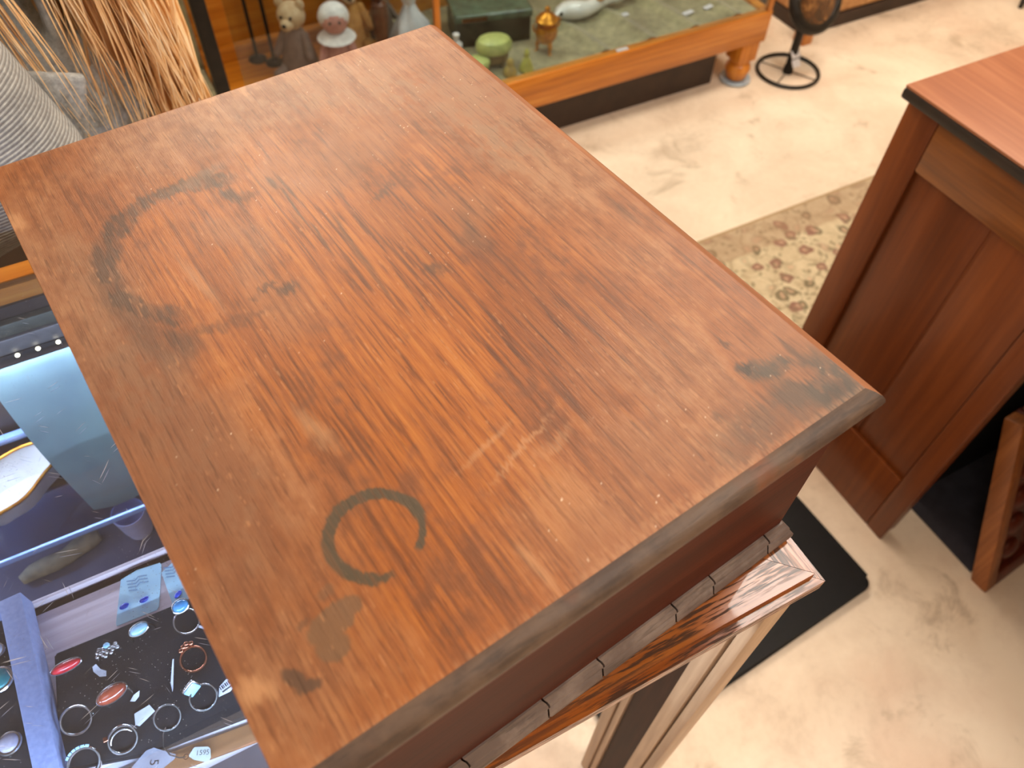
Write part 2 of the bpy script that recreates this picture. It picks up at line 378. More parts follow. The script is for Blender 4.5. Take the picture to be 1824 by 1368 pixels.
M['post'] = wood('pale worn case post', (128, 98, 74), (160, 130, 102), (186, 156, 126), 2, 0.8, 0.45, 0.0, 0.4)
M['recess'] = wood('dark recessed case panel', (30, 14, 9), (42, 21, 13), (56, 30, 19), 2, 1.0, 0.5, 0.0, 0.5, 0.08)
M['honey'] = wood('honey oak', (140, 76, 12), (186, 110, 24), (214, 144, 54), 0, 0.7, 0.35, 0.15, 0.4)
M['honey_z'] = wood('honey oak upright', (140, 76, 12), (186, 110, 24), (214, 144, 54), 2, 0.7, 0.35, 0.15, 0.4)
M['desk_top'] = wood('orange desk top', (124, 70, 44), (140, 84, 54), (158, 104, 72), 1, 0.8, 0.42, 0.05, 0.45)
M['desk_edge'] = plain('black desk edge', (36, 24, 18), (20, 14, 10), 40, 0.5)
M['desk_side'] = wood('red brown desk side', (74, 33, 8), (100, 48, 14), (122, 64, 24), 2, 0.5, 0.42, 0.05, 0.35, 0.35)
M['desk_rail'] = wood('amber desk rail', (84, 44, 10), (118, 66, 18), (142, 86, 32), 1, 0.8, 0.4, 0.1, 0.45)
M['black'] = plain('black rubber', (17, 16, 18), (11, 11, 12), 60, 0.6, bump=0.1, spec=0.3)
M['iron'] = plain('black iron', (38, 33, 28), (22, 20, 18), 50, 0.45, 0.5)
M['silver'] = plain('silver', (214, 210, 204), (160, 156, 150), 200, 0.22, 1.0)
M['rose'] = plain('rose gold', (206, 136, 104), (160, 96, 72), 200, 0.25, 1.0)
M['brass'] = plain('aged gilt brass', (226, 158, 52), (170, 100, 22), 60, 0.34, 0.75, 0.2)
M['alu'] = plain('brushed grey aluminium', (128, 124, 122), (108, 104, 104), 80, 0.45, 0.4)
M['alu2'] = plain('grey green aluminium', (96, 98, 86), (80, 82, 72), 80, 0.5, 0.3)
M['darkback'] = plain('dark brown back board', (60, 42, 34), (42, 28, 24), 20, 0.5)
M['felt'] = plain('slate blue felt', (112, 106, 114), (84, 78, 90), 26, 0.9, bump=0.2)
M['foam'] = plain('black ring foam', (15, 13, 17), (8, 7, 10), 150, 0.85, bump=0.3)
M['tray'] = wood('washed tray wood', (196, 172, 168), (220, 198, 196), (232, 214, 210), 0, 1.6, 0.5)
M['tray_rim'] = wood('brown tray rim', (96, 54, 26), (138, 82, 40), (160, 100, 54), 0, 1.2, 0.45)
M['silverframe'] = plain('brushed silver frame', (150, 160, 194), (130, 140, 176), 300, 0.5, 0.1, 0.15)
M['paper'] = plain('white tag paper', (222, 220, 222), (196, 194, 200), 120, 0.7)
M['paper_w'] = plain('cream tag paper', (206, 200, 188), (186, 180, 168), 120, 0.7)
M['paper_g'] = plain('grey tag paper', (168, 156, 158), (146, 134, 138), 120, 0.7)
M['card'] = plain('pale aqua card', (200, 234, 240), (182, 220, 234), 90, 0.55)
M['cardink'] = plain('grey blue card print', (134, 166, 192), (120, 152, 182), 90, 0.6)
M['ink'] = plain('black ink', (30, 28, 32), (24, 22, 26), 90, 0.6)
M['inkgrey'] = plain('pencil grey ink', (74, 70, 68), (58, 56, 54), 90, 0.6)
M['coral'] = plain('red coral stone', (222, 44, 52), (176, 24, 34), 140, 0.12, coat=0.6)
M['agate'] = plain('copper brown agate', (176, 82, 52), (128, 50, 30), 160, 0.1, coat=0.8)
M['opal'] = plain('pale aqua stone', (170, 206, 220), (132, 176, 200), 160, 0.12, coat=0.6)
M['sky'] = plain('sky blue stone', (92, 160, 204), (64, 130, 182), 160, 0.12, coat=0.6)
M['turq'] = plain('turquoise stone', (44, 146, 146), (26, 112, 116), 240, 0.2, coat=0.6)
M['blue'] = plain('cobalt stone', (30, 72, 200), (18, 48, 160), 200, 0.15, coat=0.6)
M['pearl'] = plain('pearly stone', (186, 178, 186), (150, 144, 156), 200, 0.2, coat=0.5)
M['porcelain'] = plain('white porcelain', (232, 230, 222), (214, 212, 206), 40, 0.18, coat=0.4)
M['bluecloth'] = plain('pale teal satin', (128, 152, 148), (106, 126, 130), 14, 0.5, bump=0.3)
M['lilac'] = plain('lilac grey cup', (212, 206, 226), (188, 184, 206), 40, 0.4)
M['khaki'] = plain('khaki cord', (168, 152, 118), (136, 124, 100), 120, 0.9, bump=0.6)
M['jade'] = plain('pale jade green', (190, 196, 120), (150, 162, 92), 40, 0.35, bump=0.2)
M['jade_s'] = plain('shaded olive ceramic', (122, 100, 48), (92, 72, 34), 60, 0.4)  # shade below the trinket box lid put into the body colour
M['olive'] = plain('yellow green stone', (184, 182, 84), (148, 144, 56), 60, 0.4)
M['amber'] = plain('amber stone', (180, 160, 84), (140, 112, 44), 60, 0.4)
M['greenbox'] = plain('dark green lacquer', (34, 38, 28), (24, 24, 20), 20, 0.35)
M['greenlid'] = plain('mottled green stone lid', (84, 108, 88), (56, 74, 60), 40, 0.2, coat=0.4)
M['pink'] = plain('dusty pink plush', (196, 138, 124), (164, 104, 94), 60, 0.7, bump=0.4)
M['cream'] = plain('cream plush', (214, 188, 152), (186, 154, 116), 60, 0.8, bump=0.4)
M['mauve'] = plain('mauve brown plush', (122, 96, 84), (94, 74, 66), 50, 0.8, bump=0.4)
M['gold_plush'] = plain('golden plush', (206, 152, 82), (172, 116, 56), 60, 0.8, bump=0.4)
M['grey_plush'] = plain('grey plush', (112, 98, 88), (84, 72, 66), 60, 0.8, bump=0.4)
M['white_cloth'] = plain('white lace cloth', (230, 226, 222), (200, 196, 196), 70, 0.6, bump=0.4)
M['plastic'] = plain('white carrier plastic', (222, 224, 228), (180, 186, 194), 24, 0.25, bump=0.5)
M['brownwood'] = wood('dark carved wood', (60, 28, 12), (92, 46, 20), (116, 64, 32), 2, 1.0, 0.45)
M['panelwood'] = wood('carved dark panel', (52, 14, 6), (78, 26, 12), (100, 40, 18), 2, 1.2, 0.4, 0.1)
M['framewood'] = wood('worn amber frame', (96, 52, 22), (136, 80, 38), (164, 102, 54), 2, 0.9, 0.45)
M['slate'] = plain('dark slate blue mat', (50, 48, 58), (36, 35, 44), 40, 0.9, bump=0.2)
M['blueglass'] = plain('pale blue glass', (176, 192, 206), (150, 168, 186), 40, 0.12, coat=0.5)
M['rattan'] = plain('tan upholstery weave', (206, 158, 104), (160, 110, 66), 60, 0.8, bump=0.5)
M['underboard'] = plain('dark plinth', (58, 40, 28), (42, 28, 20), 20, 0.6)
M['beige'] = plain('pale beige cloth', (176, 152, 116), (150, 126, 94), 40, 0.8, bump=0.3)
M['skin'] = plain('skin', (222, 178, 152), (208, 160, 134), 30, 0.5)
M['wall'] = plain('cream wall paint', (214, 196, 168), (204, 186, 158), 6, 0.8)
M['ceil'] = plain('off white ceiling', (226, 218, 204), (216, 208, 194), 6, 0.9)
M['trouser'] = plain('black trousers', (32, 30, 32), (22, 21, 23), 60, 0.9, bump=0.2)
M['eye'] = plain('dark eyes', (30, 24, 20), (20, 16, 14), 60, 0.2)
M['lips'] = plain('lips', (176, 104, 96), (160, 90, 84), 60, 0.4)

def disc_material():
    t = NT('brown swirled glass'); o = t.obj()
    n = t.noise(o, 14, 4, 0.6, 1.5)
    t.set(col=t.ramp(n, [(0.35, (38, 20, 10)), (0.5, (84, 50, 24)), (0.65, (150, 104, 58))]), rough=0.15, coat=0.6)
    return t.m
M['disc'] = disc_material()

def cloth_green():
    t = NT('sage velvet with folds'); o = t.obj()
    n = t.noise(o, 60, 3); b = t.noise(t.mapping(o, scale=(1, 1, 0)), 9, 4)
    t.set(col=t.ramp(t.math('ADD', t.math('MULTIPLY', n, 0.4), t.math('MULTIPLY', b, 0.6)), [(0.36, (106, 96, 66)), (0.5, (138, 130, 94)), (0.64, (164, 156, 116))]), rough=0.85, sheen=0.4)
    t.bump(n, 0.3, 0.002)
    return t.m
M['sage'] = cloth_green()

def floor_mat():
    t = NT('worn beige concrete floor'); o = t.obj()
    a = t.noise(o, 1.6, 6, 0.6, 0.5); b = t.noise(t.mapping(o, loc=(5, 3, 0)), 5.5, 6, 0.65, 0.6); c = t.noise(o, 60, 4, 0.6)
    col = t.ramp(t.math('ADD', t.math('MULTIPLY', a, 0.5), t.math('ADD', t.math('MULTIPLY', b, 0.38), t.math('MULTIPLY', c, 0.12))), [(0.36, (188, 168, 148)), (0.47, (216, 198, 178)), (0.60, (230, 214, 194))])
    pk = t.ss(t.noise(t.mapping(o, loc=(9, 2, 0)), 2.6, 4), 0.5, 0.68)
    col = t.mix(t.math('MULTIPLY', pk, 0.4), col, (208, 174, 152))
    st = t.math('MULTIPLY', t.ss(t.noise(t.mapping(o, loc=(1, 8, 0)), 6.5, 5, 0.65, 0.8), 0.57, 0.72), 0.55)
    col = t.mix(st, col, (150, 128, 104))
    t.set(col=col, rough=t.math('ADD', 0.42, t.math('MULTIPLY', b, 0.3)), spec=0.35); t.bump(c, 0.08, 0.002)
    return t.m
M['floor'] = floor_mat()

def rug_mat():
    t = NT('floral woven rug'); o = t.obj()
    w = t.vmath('ADD', t.mapping(o, scale=(1, 1, 0)), t.vmath('MULTIPLY', t.vmath('SUBTRACT', t.noise(o, 16, 3, color=True), (0.5, 0.5, 0.5)), (0.055, 0.055, 0)))
    base = t.ramp(t.noise(o, 30, 3), [(0.35, (176, 158, 128)), (0.65, (196, 180, 150))])
    d1 = t.voro(w, 19); c1 = t.new('ShaderNodeSeparateColor'); t.l.new(t.voro(w, 19, out='Color'), c1.inputs[0])
    flower = t.ss(d1, 0.36, 0.26); core = t.ss(d1, 0.17, 0.1)
    fcol = t.mix(t.ss(c1.outputs[0], 0.48, 0.52), (92, 82, 56), (116, 68, 58))
    col = t.mix(t.math('MULTIPLY', flower, t.ss(c1.outputs[1], 0.25, 0.45, 0.2, 0.85)), base, fcol)
    col = t.mix(t.math('MULTIPLY', core, 0.6), col, (196, 160, 132))
    d2 = t.voro(w, 15, 'DISTANCE_TO_EDGE'); vine = t.ss(d2, 0.04, 0.016)
    col = t.mix(t.math('MULTIPLY', vine, 0.45), col, (120, 106, 80))
    d3 = t.voro(t.mapping(w, loc=(3, 5, 0)), 44); leaf = t.math('MULTIPLY', t.ss(d3, 0.3, 0.2), t.ss(t.noise(o, 12, 2), 0.47, 0.55))
    col = t.mix(t.math('MULTIPLY', leaf, 0.65), col, (112, 104, 76))
    sp = t.new('ShaderNodeSeparateXYZ'); t.l.new(o, sp.inputs[0])
    bd = t.ss(sp.outputs[1], 0.13, 0.145); col = t.mix(t.math('MULTIPLY', bd, 0.45), col, (144, 110, 84))
    line = t.ss(t.math('ABSOLUTE', t.math('SUBTRACT', sp.outputs[1], 0.232)), 0.008, 0.004)
    col = t.mix(line, col, (158, 132, 96))
    t.set(col=col, rough=0.95, sheen=0.3); t.bump(t.noise(o, 300, 2), 0.3, 0.002)
    return t.m
M['rug'] = rug_mat()

def denim(name, ribs=False):
    t = NT(name); o = t.obj()
    a = t.noise(o, 9, 4, 0.6); b = t.noise(o, 190, 3, 0.7)
    col = t.ramp(t.math('ADD', t.math('MULTIPLY', a, 0.6), t.math('MULTIPLY', b, 0.4)), [(0.34, (128, 130, 134)), (0.5, (172, 177, 179)), (0.66, (208, 213, 212))])
    if ribs:
        w = t.wave(t.mapping(o, rot=(0, math.radians(-78), 0)), 90, 0.5, 2, 1.0, 'X')
        col = t.mix(t.ss(w, 0.35, 0.1, 0, 0.5), col, (74, 68, 72)); h = t.math('ADD', w, t.math('MULTIPLY', b, 0.3))
    else: h = b
    t.set(col=col, rough=0.85, sheen=0.2); t.bump(h, 0.5, 0.003)
    return t.m
M['denim'] = denim('pale grey washed denim'); M['denim_rib'] = denim('ribbed grey sleeve', True)

def hair_mat():
    t = NT('strawberry blond hair'); o = t.obj()
    n = t.noise(t.mapping(o, scale=(160, 160, 7)), 1.0, 4, 0.6); m = t.noise(o, 14, 3)
    col = t.ramp(t.math('ADD', t.math('MULTIPLY', n, 0.6), t.math('MULTIPLY', m, 0.4)), [(0.36, (218, 164, 112)), (0.5, (248, 208, 154)), (0.64, (255, 236, 204))])
    t.set(col=col, rough=0.42, spec=0.5); t.bump(n, 0.3, 0.002)
    return t.m
M['hair'] = hair_mat()
M['glass_top'] = thin_glass('scratched glass top', (226, 232, 246), 0.55, 0.06)
M['glass'] = thin_glass('clear glass')
M['shelf_glass'] = thin_glass('blue edged shelf glass', (206, 218, 236))
M['glass_edge'] = plain('blue cut glass edge', (160, 192, 242), (140, 174, 232), 60, 0.2, coat=0.5)
M['led'] = emit('warm white diode', (255, 240, 190), 9.0)
M['lamp'] = emit('lamp diffuser', (255, 236, 208), 4.0)

# ------------------------------------------------------------------ room
X0, X1, Y0, Y1, ZC = -2.6, 4.2, -2.4, 3.4, 2.6
b = NB(); box(b, (X0, Y0, -0.1), (X1, Y1, 0)); struct('floor', b, M['floor'], 'worn beige concrete shop floor')
b = NB(); box(b, (X0, Y0, ZC), (X1, Y1, ZC+0.1)); struct('ceiling', b, M['ceil'], 'off white shop ceiling')
for n, lo, hi in (('left', (X0-0.1, Y0, 0), (X0, Y1, ZC)), ('right', (X1, Y0, 0), (X1+0.1, Y1, ZC)), ('back', (X0, Y1, 0), (X1, Y1+0.1, ZC)), ('front', (X0, Y0-0.1, 0), (X1, Y0, ZC))):
    b = NB(); box(b, lo, hi); struct('wall_'+n, b, M['wall'], 'cream painted shop wall')

# ------------------------------------------------------------------ the chest on the showcase
ZT = 0.9175
HX, HY = 0.1605, 0.2108
ch = thing('wooden_chest', 'worn reddish brown wooden chest with stained flat lid standing on the glass showcase', 'chest', (0.0897, 0.31405, ZT), math.radians(7.393))
H = 1.085-ZT
def rectsweep(prof, segs=(0, 1, 2, 3), hx=HX, hy=HY):
    b = NB(); rows = []
    for sx, sy in ((1, -1), (1, 1), (-1, 1), (-1, -1)):
        rows.append([b.verts.new((sx*(hx+(o if sx > 0 else min(o, 0.0003))), sy*(hy+(o if sy < 0 else min(o, 0.0012))), z)) for o, z in prof])
    n = len(prof)
    for i in segs:
        a, c = rows[i], rows[(i+1) % 4]
        for k in range(n-1): b.faces.new((a[k], c[k], c[k+1], a[k+1]))
    return b, rows
# lid: flat panel plus bevelled edge
xs = np.linspace(-HX, HX, LNX); ys = np.linspace(-HY, HY, LNY)
GX, GY = np.meshgrid(xs, ys, indexing='ij')
co_ = np.stack([GX, GY, np.zeros_like(GX)], -1).reshape(-1, 3)
ii, jj = np.meshgrid(np.arange(LNX-1), np.arange(LNY-1), indexing='ij')
q0 = (ii*LNY+jj).ravel(); fc_ = np.stack([q0, q0+LNY, q0+LNY+1, q0+1], -1)
me = bpy.data.meshes.new('lid')
me.vertices.add(len(co_)); me.vertices.foreach_set('co', co_.ravel().astype(np.float32))
me.loops.add(fc_.size); me.loops.foreach_set('vertex_index', fc_.ravel().astype(np.int32))
me.polygons.add(len(fc_)); me.polygons.foreach_set('loop_start', np.arange(0, fc_.size, 4, dtype=np.int32))
me.update(calc_edges=True)
lc, lv, lm, lf = lid_colours(HX, HY)
at_ = me.attributes.new('wear', 'FLOAT_COLOR', 'POINT'); at_.data.foreach_set('color', np.concatenate([lc, np.ones(lc.shape[:2]+(1,))], -1).ravel().astype(np.float32))
at_ = me.attributes.new('varnish', 'FLOAT', 'POINT'); at_.data.foreach_set('value', lv.ravel().astype(np.float32))
lid = link('lid', me, M['lid'], ch, True, None); lid.location = (0, 0, H)
prof = [(0.0, H), (0.0010, H-0.0003), (0.0045, H-0.0020), (0.0074, H-0.0042), (0.0090, H-0.0066), (0.0095, H-0.0088), (0.0091, H-0.0116), (0.0080, H-0.0132), (-0.002, H-0.0135)]
b, r = rectsweep(prof, (3,)); bmesh.ops.delete(b, geom=[v for v in b.verts if not v.link_faces], context='VERTS'); obj('lid_edge', b, M['lid_edge'], ch)['label'] = 'greyed bevelled front lid edge'
for k in (0, 1, 2):
    b, r = rectsweep(prof, (k,)); bmesh.ops.delete(b, geom=[v for v in b.verts if not v.link_faces], context='VERTS'); obj('lid_edge', b, M['lid_rim'], ch)['label'] = 'rubbed light brown lid edge'
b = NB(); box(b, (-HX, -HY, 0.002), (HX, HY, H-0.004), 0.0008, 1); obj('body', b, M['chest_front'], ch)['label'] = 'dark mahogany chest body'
# base moulding: the front run is cracked into lengths
def mprof(): return [(-0.003, 0.0), (0.0055, 0.0), (0.0076, 0.0022), (0.0086, 0.0055), (0.0084, 0.0090), (0.0066, 0.0120), (0.0052, 0.0132), (0.0056, 0.0146), (0.0048, 0.0164), (0.0028, 0.0178), (0.0020, 0.0192), (0.0012, 0.0206), (-0.003, 0.0210)]
cuts = [-HX-0.02, -0.0877, -0.0335, 0.0065, 0.0647, 0.0966, 0.1456, HX+0.02]
for i in range(7):
    a, c = cuts[i]+0.0006, cuts[i+1]-0.0006
    b = NB()
    if i == 0: st = [lambda o, z: Vector((-HX-o, -HY-o, z)), lambda o, z, c=c: Vector((c+0.0012*math.sin(z*500), -HY-o, z))]
    elif i == 6: st = [lambda o, z, a=a: Vector((a+0.0012*math.sin(z*500), -HY-o, z)), lambda o, z: Vector((HX+o, -HY-o, z))]
    else: st = [lambda o, z, a=a: Vector((a+0.0012*math.sin(z*500), -HY-o, z)), lambda o, z, c=c: Vector((c+0.0012*math.sin(z*500), -HY-o, z))]
    sweep(b, mprof(), st); obj('base_moulding', b, M['moulding'], ch)
for s in (-1, 1):
    b = NB(); sweep(b, mprof(), [lambda o, z, s=s: Vector((s*(HX+o), -HY-o, z)), lambda o, z, s=s: Vector((s*(HX+o), HY+o, z))]); obj('base_moulding', b, M['moulding'], ch)
b = NB(); sweep(b, mprof(), [lambda o, z: Vector((-HX-o, HY+o, z)), lambda o, z: Vector((HX+o, HY+o, z))]); obj('base_moulding', b, M['moulding'], ch)

# ------------------------------------------------------------------ the glass showcase under it
CX0, CX1, CY0, CY1 = -1.15, 0.2908, 0.0855, 0.633
RW = 0.05; RH = 0.024
sc = thing('showcase', 'oak framed glass jewellery showcase under the wooden chest', 'showcase', (0, 0, 0))
def rail(pts, mat, name='top_rail', out=0):
    b = NB(); prism(b, pts, ZT-RH, ZT)
    q0, q1 = Vector((pts[0][0], pts[0][1], 0)), Vector((pts[1][0], pts[1][1], 0))
    if name == 'top_rail' and out >= 0:
        q0, q1 = Vector((*pts[out], 0)), Vector((*pts[(out+1) % 4], 0))
        on = lambda v: min((Vector((v.co.x, v.co.y, 0))-q0).length, (Vector((v.co.x, v.co.y, 0))-q1).length) < 1e-4
        es = [e for e in b.edges if on(e.verts[0]) and on(e.verts[1]) and abs(e.verts[0].co.z-e.verts[1].co.z) < 1e-6]
        bmesh.ops.bevel(b, geom=es, offset=0.006, segments=4, affect='EDGES')
    return obj(name, b, mat, sc)
g = 0.0002
rail([(CX0, CY0), (CX1-g, CY0), (CX1-RW-g, CY0+RW), (CX0+RW, CY0+RW)], M['oak'])
rail([(CX1, CY0+g), (CX1, CY1), (CX1-RW, CY1-0.024), (CX1-RW, CY0+RW+g)], M['oak_y'])
rail([(CX0+RW, CY1-0.024), (CX1-RW-g, CY1-0.024), (CX1-g, CY1), (CX0, CY1)], M['honey'], 'top_rail', 2)
rail([(CX0, CY0+g), (CX0+RW-g, CY0+RW+g), (CX0+RW-g, CY1-0.024), (CX0, CY1-g)], M['oak_y'], 'top_rail', 3)
b = NB(); box(b, (CX0+RW, CY0+RW, ZT-0.007), (CX1-RW, CY1-0.024, ZT-0.001)); obj('glass_top', b, M['glass_top'], sc, False)['label'] = 'scratched glass top pane'
b = NB(); box(b, (CX0+0.04, 0.189, 0.60), (0.259, 0.194, ZT-RH)); obj('front_pane', b, M['glass'], sc, False)
def leg(x0, x1, y0, y1, name='corner_leg'):
    b = NB(); box(b, (x0+0.006, y0+0.02, 0.0), (x1-0.006, y1-0.02, ZT-RH))
    lg = obj(name, b, M['recess'], sc); lg['label'] = 'dark recessed panel of the case leg'
    for ya, yb in ((y0, y0+0.030), (y1-0.028, y1)):
        b = NB(); box(b, (x0+0.002, ya, 0.0), (x1, ya+(yb-ya)*0.36, ZT-RH), 0.002); box(b, (x0, ya+(yb-ya)*0.42, 0), (x1-0.002, yb, ZT-RH), 0.002)
        st = obj('stile', b, M['post'], lg); st['label'] = 'pale worn stile'
leg(0.258, 0.283, 0.0905, 0.187); leg(0.258, 0.283, 0.53, 0.626); leg(CX0+0.01, CX0+0.035, 0.0905, 0.187); leg(CX0+0.01, CX0+0.035, 0.53, 0.626)
b = NB(); box(b, (CX0+0.035, 0.606, 0.60), (0.258, 0.626, ZT-RH)); obj('back_board', b, M['darkback'], sc)
# light bar under the back rail, with diodes
b = NB(); box(b, (CX0+0.05, 0.598, 0.868), (0.24, 0.6055, 0.8815), 0.001); lb = obj('light_bar', b, M['alu2'], sc)
b = NB(); box(b, (CX0+0.05, 0.595, 0.851), (0.24, 0.6055, 0.868), 0.001); obj('light_channel', b, M['alu'], lb)
b = NB(); box(b, (CX0+0.05, 0.594, 0.8465), (0.24, 0.604, 0.851)); obj('light_strip', b, M['ink'], lb)
for k in range(24):
    x = -0.1732+0.0172*(k-3)
    if x > 0.23: continue
    b = NB(); ell(b, (x, 0.593, 0.849), (0.0021, 0.0022, 0.0016), None, 8, 6); obj('diode', b, M['led'], lb)
# felt deck and glass shelf inside
b = NB(); box(b, (CX0+0.036, 0.205, 0.63), (0.257, 0.604, 0.642), 0.001); obj('felt_deck', b, M['felt'], sc)
b = NB(); box(b, (CX0+0.036, 0.4945, 0.697), (0.255, 0.594, 0.703)); sg = obj('glass_shelf', b, M['shelf_glass'], sc, False)
b = NB(); box(b, (CX0+0.036, 0.4915, 0.6965), (0.255, 0.4945, 0.7035), 0.0006); e_ = obj('cut_edge', b, M['glass_edge'], sg); e_['label'] = 'blue cut front edge'
b = NB(); box(b, (CX0+0.036, 0.594, 0.742), (0.255, 0.601, 0.750), 0.001); r_ = obj('shelf_rail', b, M['glass_edge'], sc); r_['label'] = 'blue shelf rail at the back'

# ------------------------------------------------------------------ jewellery tray
TZ = 0.815
tr = thing('jewellery_tray', 'washed wood display tray with a pink-brown ledge inside the showcase', 'tray', (0, 0, 0))
b = NB(); box(b, (-0.215, 0.196, TZ-0.014), (0.16, 0.356, TZ), 0.0012); obj('tray_board', b, M['tray'], tr)
b = NB(); box(b, (-0.60, 0.357, TZ-0.02), (0.16, 0.3645, TZ-0.004), 0.001); obj('groove_strip', b, M['recess'], tr)
b = NB(); box(b, (-0.60, 0.3645, TZ-0.018), (0.16, 0.3680, TZ+0.0025), 0.0012); obj('back_ledge', b, M['tray'], tr)['label'] = 'thin pale ledge'
b = NB(); Mr = Matrix.Translation((-0.12, 0.2035, 0)) @ Matrix.Rotation(math.radians(-7), 4, 'Z'); box(b, (-0.06, -0.007, TZ+0.0002), (0.2, 0.007, TZ+0.003), 0.001, 2, Mr); obj('front_rim', b, M['tray_rim'], tr)
for yy in (0.21, 0.34):
    b = NB(); box(b, (-0.20, yy-0.008, 0.642), (-0.18, yy+0.008, TZ-0.014)); obj('foot', b, M['recess'], tr)
    b = NB(); box(b, (0.13, yy-0.008, 0.642), (0.15, yy+0.008, TZ-0.014)); obj('foot', b, M['recess'], tr)
PZ = 0.8215
b = NB()
pad = [(-0.2025, 0.2365), (-0.190, 0.2330), (0.03, 0.185+0.012), (0.03, 0.309), (-0.0986, 0.3130), (-0.1955, 0.3165)]
pad = [(-0.2040, 0.2330), (-0.1500, 0.2170), (0.0, 0.2010), (0.03, 0.2010), (0.03, 0.3090), (-0.0986, 0.3130), (-0.1955, 0.3165)]
prism(b, pad, TZ+0.0003, PZ)
bmesh.ops.bevel(b, geom=[e for e in b.edges], offset=0.0015, segments=2, affect='EDGES')
tag(obj('ring_pad', b, M['foam'], None), 'black foam ring pad lying on the washed wood tray', 'ring pad')

# silver framed tray at the left
ft = thing('framed_tray', 'silver blue framed tray with black lining left of the ring pad', 'tray', (-0.2085, 0.3675, TZ))
Mf = Matrix.Rotation(math.radians(2.8), 4, 'Z')
b = NB(); box(b, (-0.0125, -0.24, 0.0), (0.0035, 0.0, 0.021), 0.0012, 2, Mf); box(b, (-0.26, -0.008, 0.0), (-0.0125, 0.0, 0.021), 0.0012, 2, Mf); obj('frame', b, M['silverframe'], ft)
b = NB(); box(b, (-0.26, -0.24, -0.001), (-0.0125, -0.008, 0.008), 0.0, 2, Mf); obj('lining', b, M['foam'], ft)
for xx, yy in ((-0.2, -0.2), (-0.2, -0.05), (-0.02, -0.2), (-0.02, -0.05)):
    b = NB(); box(b, (xx-0.006, yy-0.006, 0.642-TZ), (xx+0.006, yy+0.006, -0.001)); obj('foot', b, M['recess'], ft)

# ------------------------------------------------------------------ rings
AX = Vector((0.10, -0.50, 0.86)).normalized()
UP = (Vector((0, 0, 1))-AX*AX.z).normalized(); RT = UP.cross(AX)
def band(b, c, R, r, ax=AX, wide=1.0, a0=0, a1=360, n=40):
    up = (Vector((0, 0, 1))-ax*ax.z).normalized(); rt = up.cross(ax)
    full = (a1-a0) >= 360
    m = n if full else n+1
    pts = [Vector(c)+rt*R*math.cos(math.radians(a0+(a1-a0)*k/n))+up*R*math.sin(math.radians(a0+(a1-a0)*k/n)) for k in range(m)]
    tube(b, pts, r, 10, full, wide, ax if full else None)
def ringthing(label, x, y, R=0.0092, dz=0.0): return thing('finger_ring', label, 'ring', (x, y, PZ+dz), 0, 'finger rings on the foam pads')
def bandpart(t, R=0.0092, r=0.0013, wide=1.4, mat='silver', ax=AX, c=None, a0=0, a1=360, name='band'):
    b = NB(); c = c or (0, 0, R*math.sqrt(max(0, 1-ax.z**2))+r*0.6)
    band(b, c, R, r, ax, wide, a0, a1); return obj(name, b, M[mat], t), Vector(c)
def rotz(d): return Matrix.Rotation(math.radians(d), 3, 'Z')
def stone(t, c, r, mat, rz=0, bez='silver', tilt=0.0):
    Rm = rotz(rz) @ Matrix.Rotation(math.radians(tilt), 3, 'X')
    b = NB(); ell(b, c, r, Rm, 20, 12); s = obj('stone', b, M[mat], t)
    b = NB(); pts = [Vector(c)+Rm @ Vector((r[0]*1.04*math.cos(a*PI/16), r[1]*1.04*math.sin(a*PI/16), -r[2]*0.15)) for a in range(32)]
    tube(b, pts, 0.00085, 8, True, 2.0, Rm @ Vector((0, 0, 1))); pts2 = [p-Rm @ Vector((0, 0, r[2]*0.6)) for p in pts]; tube(b, [Vector(c)+(p-Vector(c))*0.92 for p in pts2], 0.0008, 8, True)
    obj('bezel', b, M[bez], t)
    return s
# coral
t = ringthing('silver ring with long red coral stone at the upper left of the ring pad', -0.1863, 0.2985)
stone(t, (0, 0, 0.0085), (0.0098, 0.0036, 0.0036), 'coral', 2, tilt=24); bandpart(t, 0.0080, 0.001, 1.3, ax=Vector((0.1, -0.9, 0.3)).normalized(), c=(0, 0.0005, 0.0015))
# cluster
t = ringthing('silver flower cluster ring right of the red coral ring', -0.1590, 0.2955)
b = NB()
for k in range(17):
    a = k*2.4; rr = 0.0016*math.sqrt(k)
    ell(b, (rr*1.35*math.cos(a), rr*0.62*math.sin(a)+0.001, 0.0095-rr*0.12), (0.0017, 0.0015, 0.0014), None, 8, 6)
obj('cluster', b, M['silver'], t)
b = NB(); ell(b, (0.001, 0.0045, 0.0100), (0.0024, 0.0022, 0.0016), None, 10, 8); obj('stone', b, M['opal'], t)
bandpart(t, 0.0082, 0.0009, 1.3, ax=Vector((0.1, -0.9, 0.3)).normalized(), c=(0, 0.0, 0.001))
# aqua oval
t = ringthing('silver ring with pale aqua oval stone beside the larger earring card', -0.1350, 0.3015)
stone(t, (0, 0, 0.0098), (0.0064, 0.0040, 0.0030), 'opal', 8, tilt=18); bandpart(t, 0.0084, 0.0010, 1.3, ax=Vector((0.15, -0.85, 0.35)).normalized(), c=(0, 0, 0.001), mat='iron')
# sky blue
t = ringthing('silver ring with sky blue domed stone below the smaller earring card', -0.1038, 0.3020)
stone(t, (0, 0.0022, 0.0115), (0.0056, 0.0046, 0.0036), 'sky', 10, tilt=15); bandpart(t, 0.0088, 0.0010, 1.5, c=(0, -0.008, 0.0045))
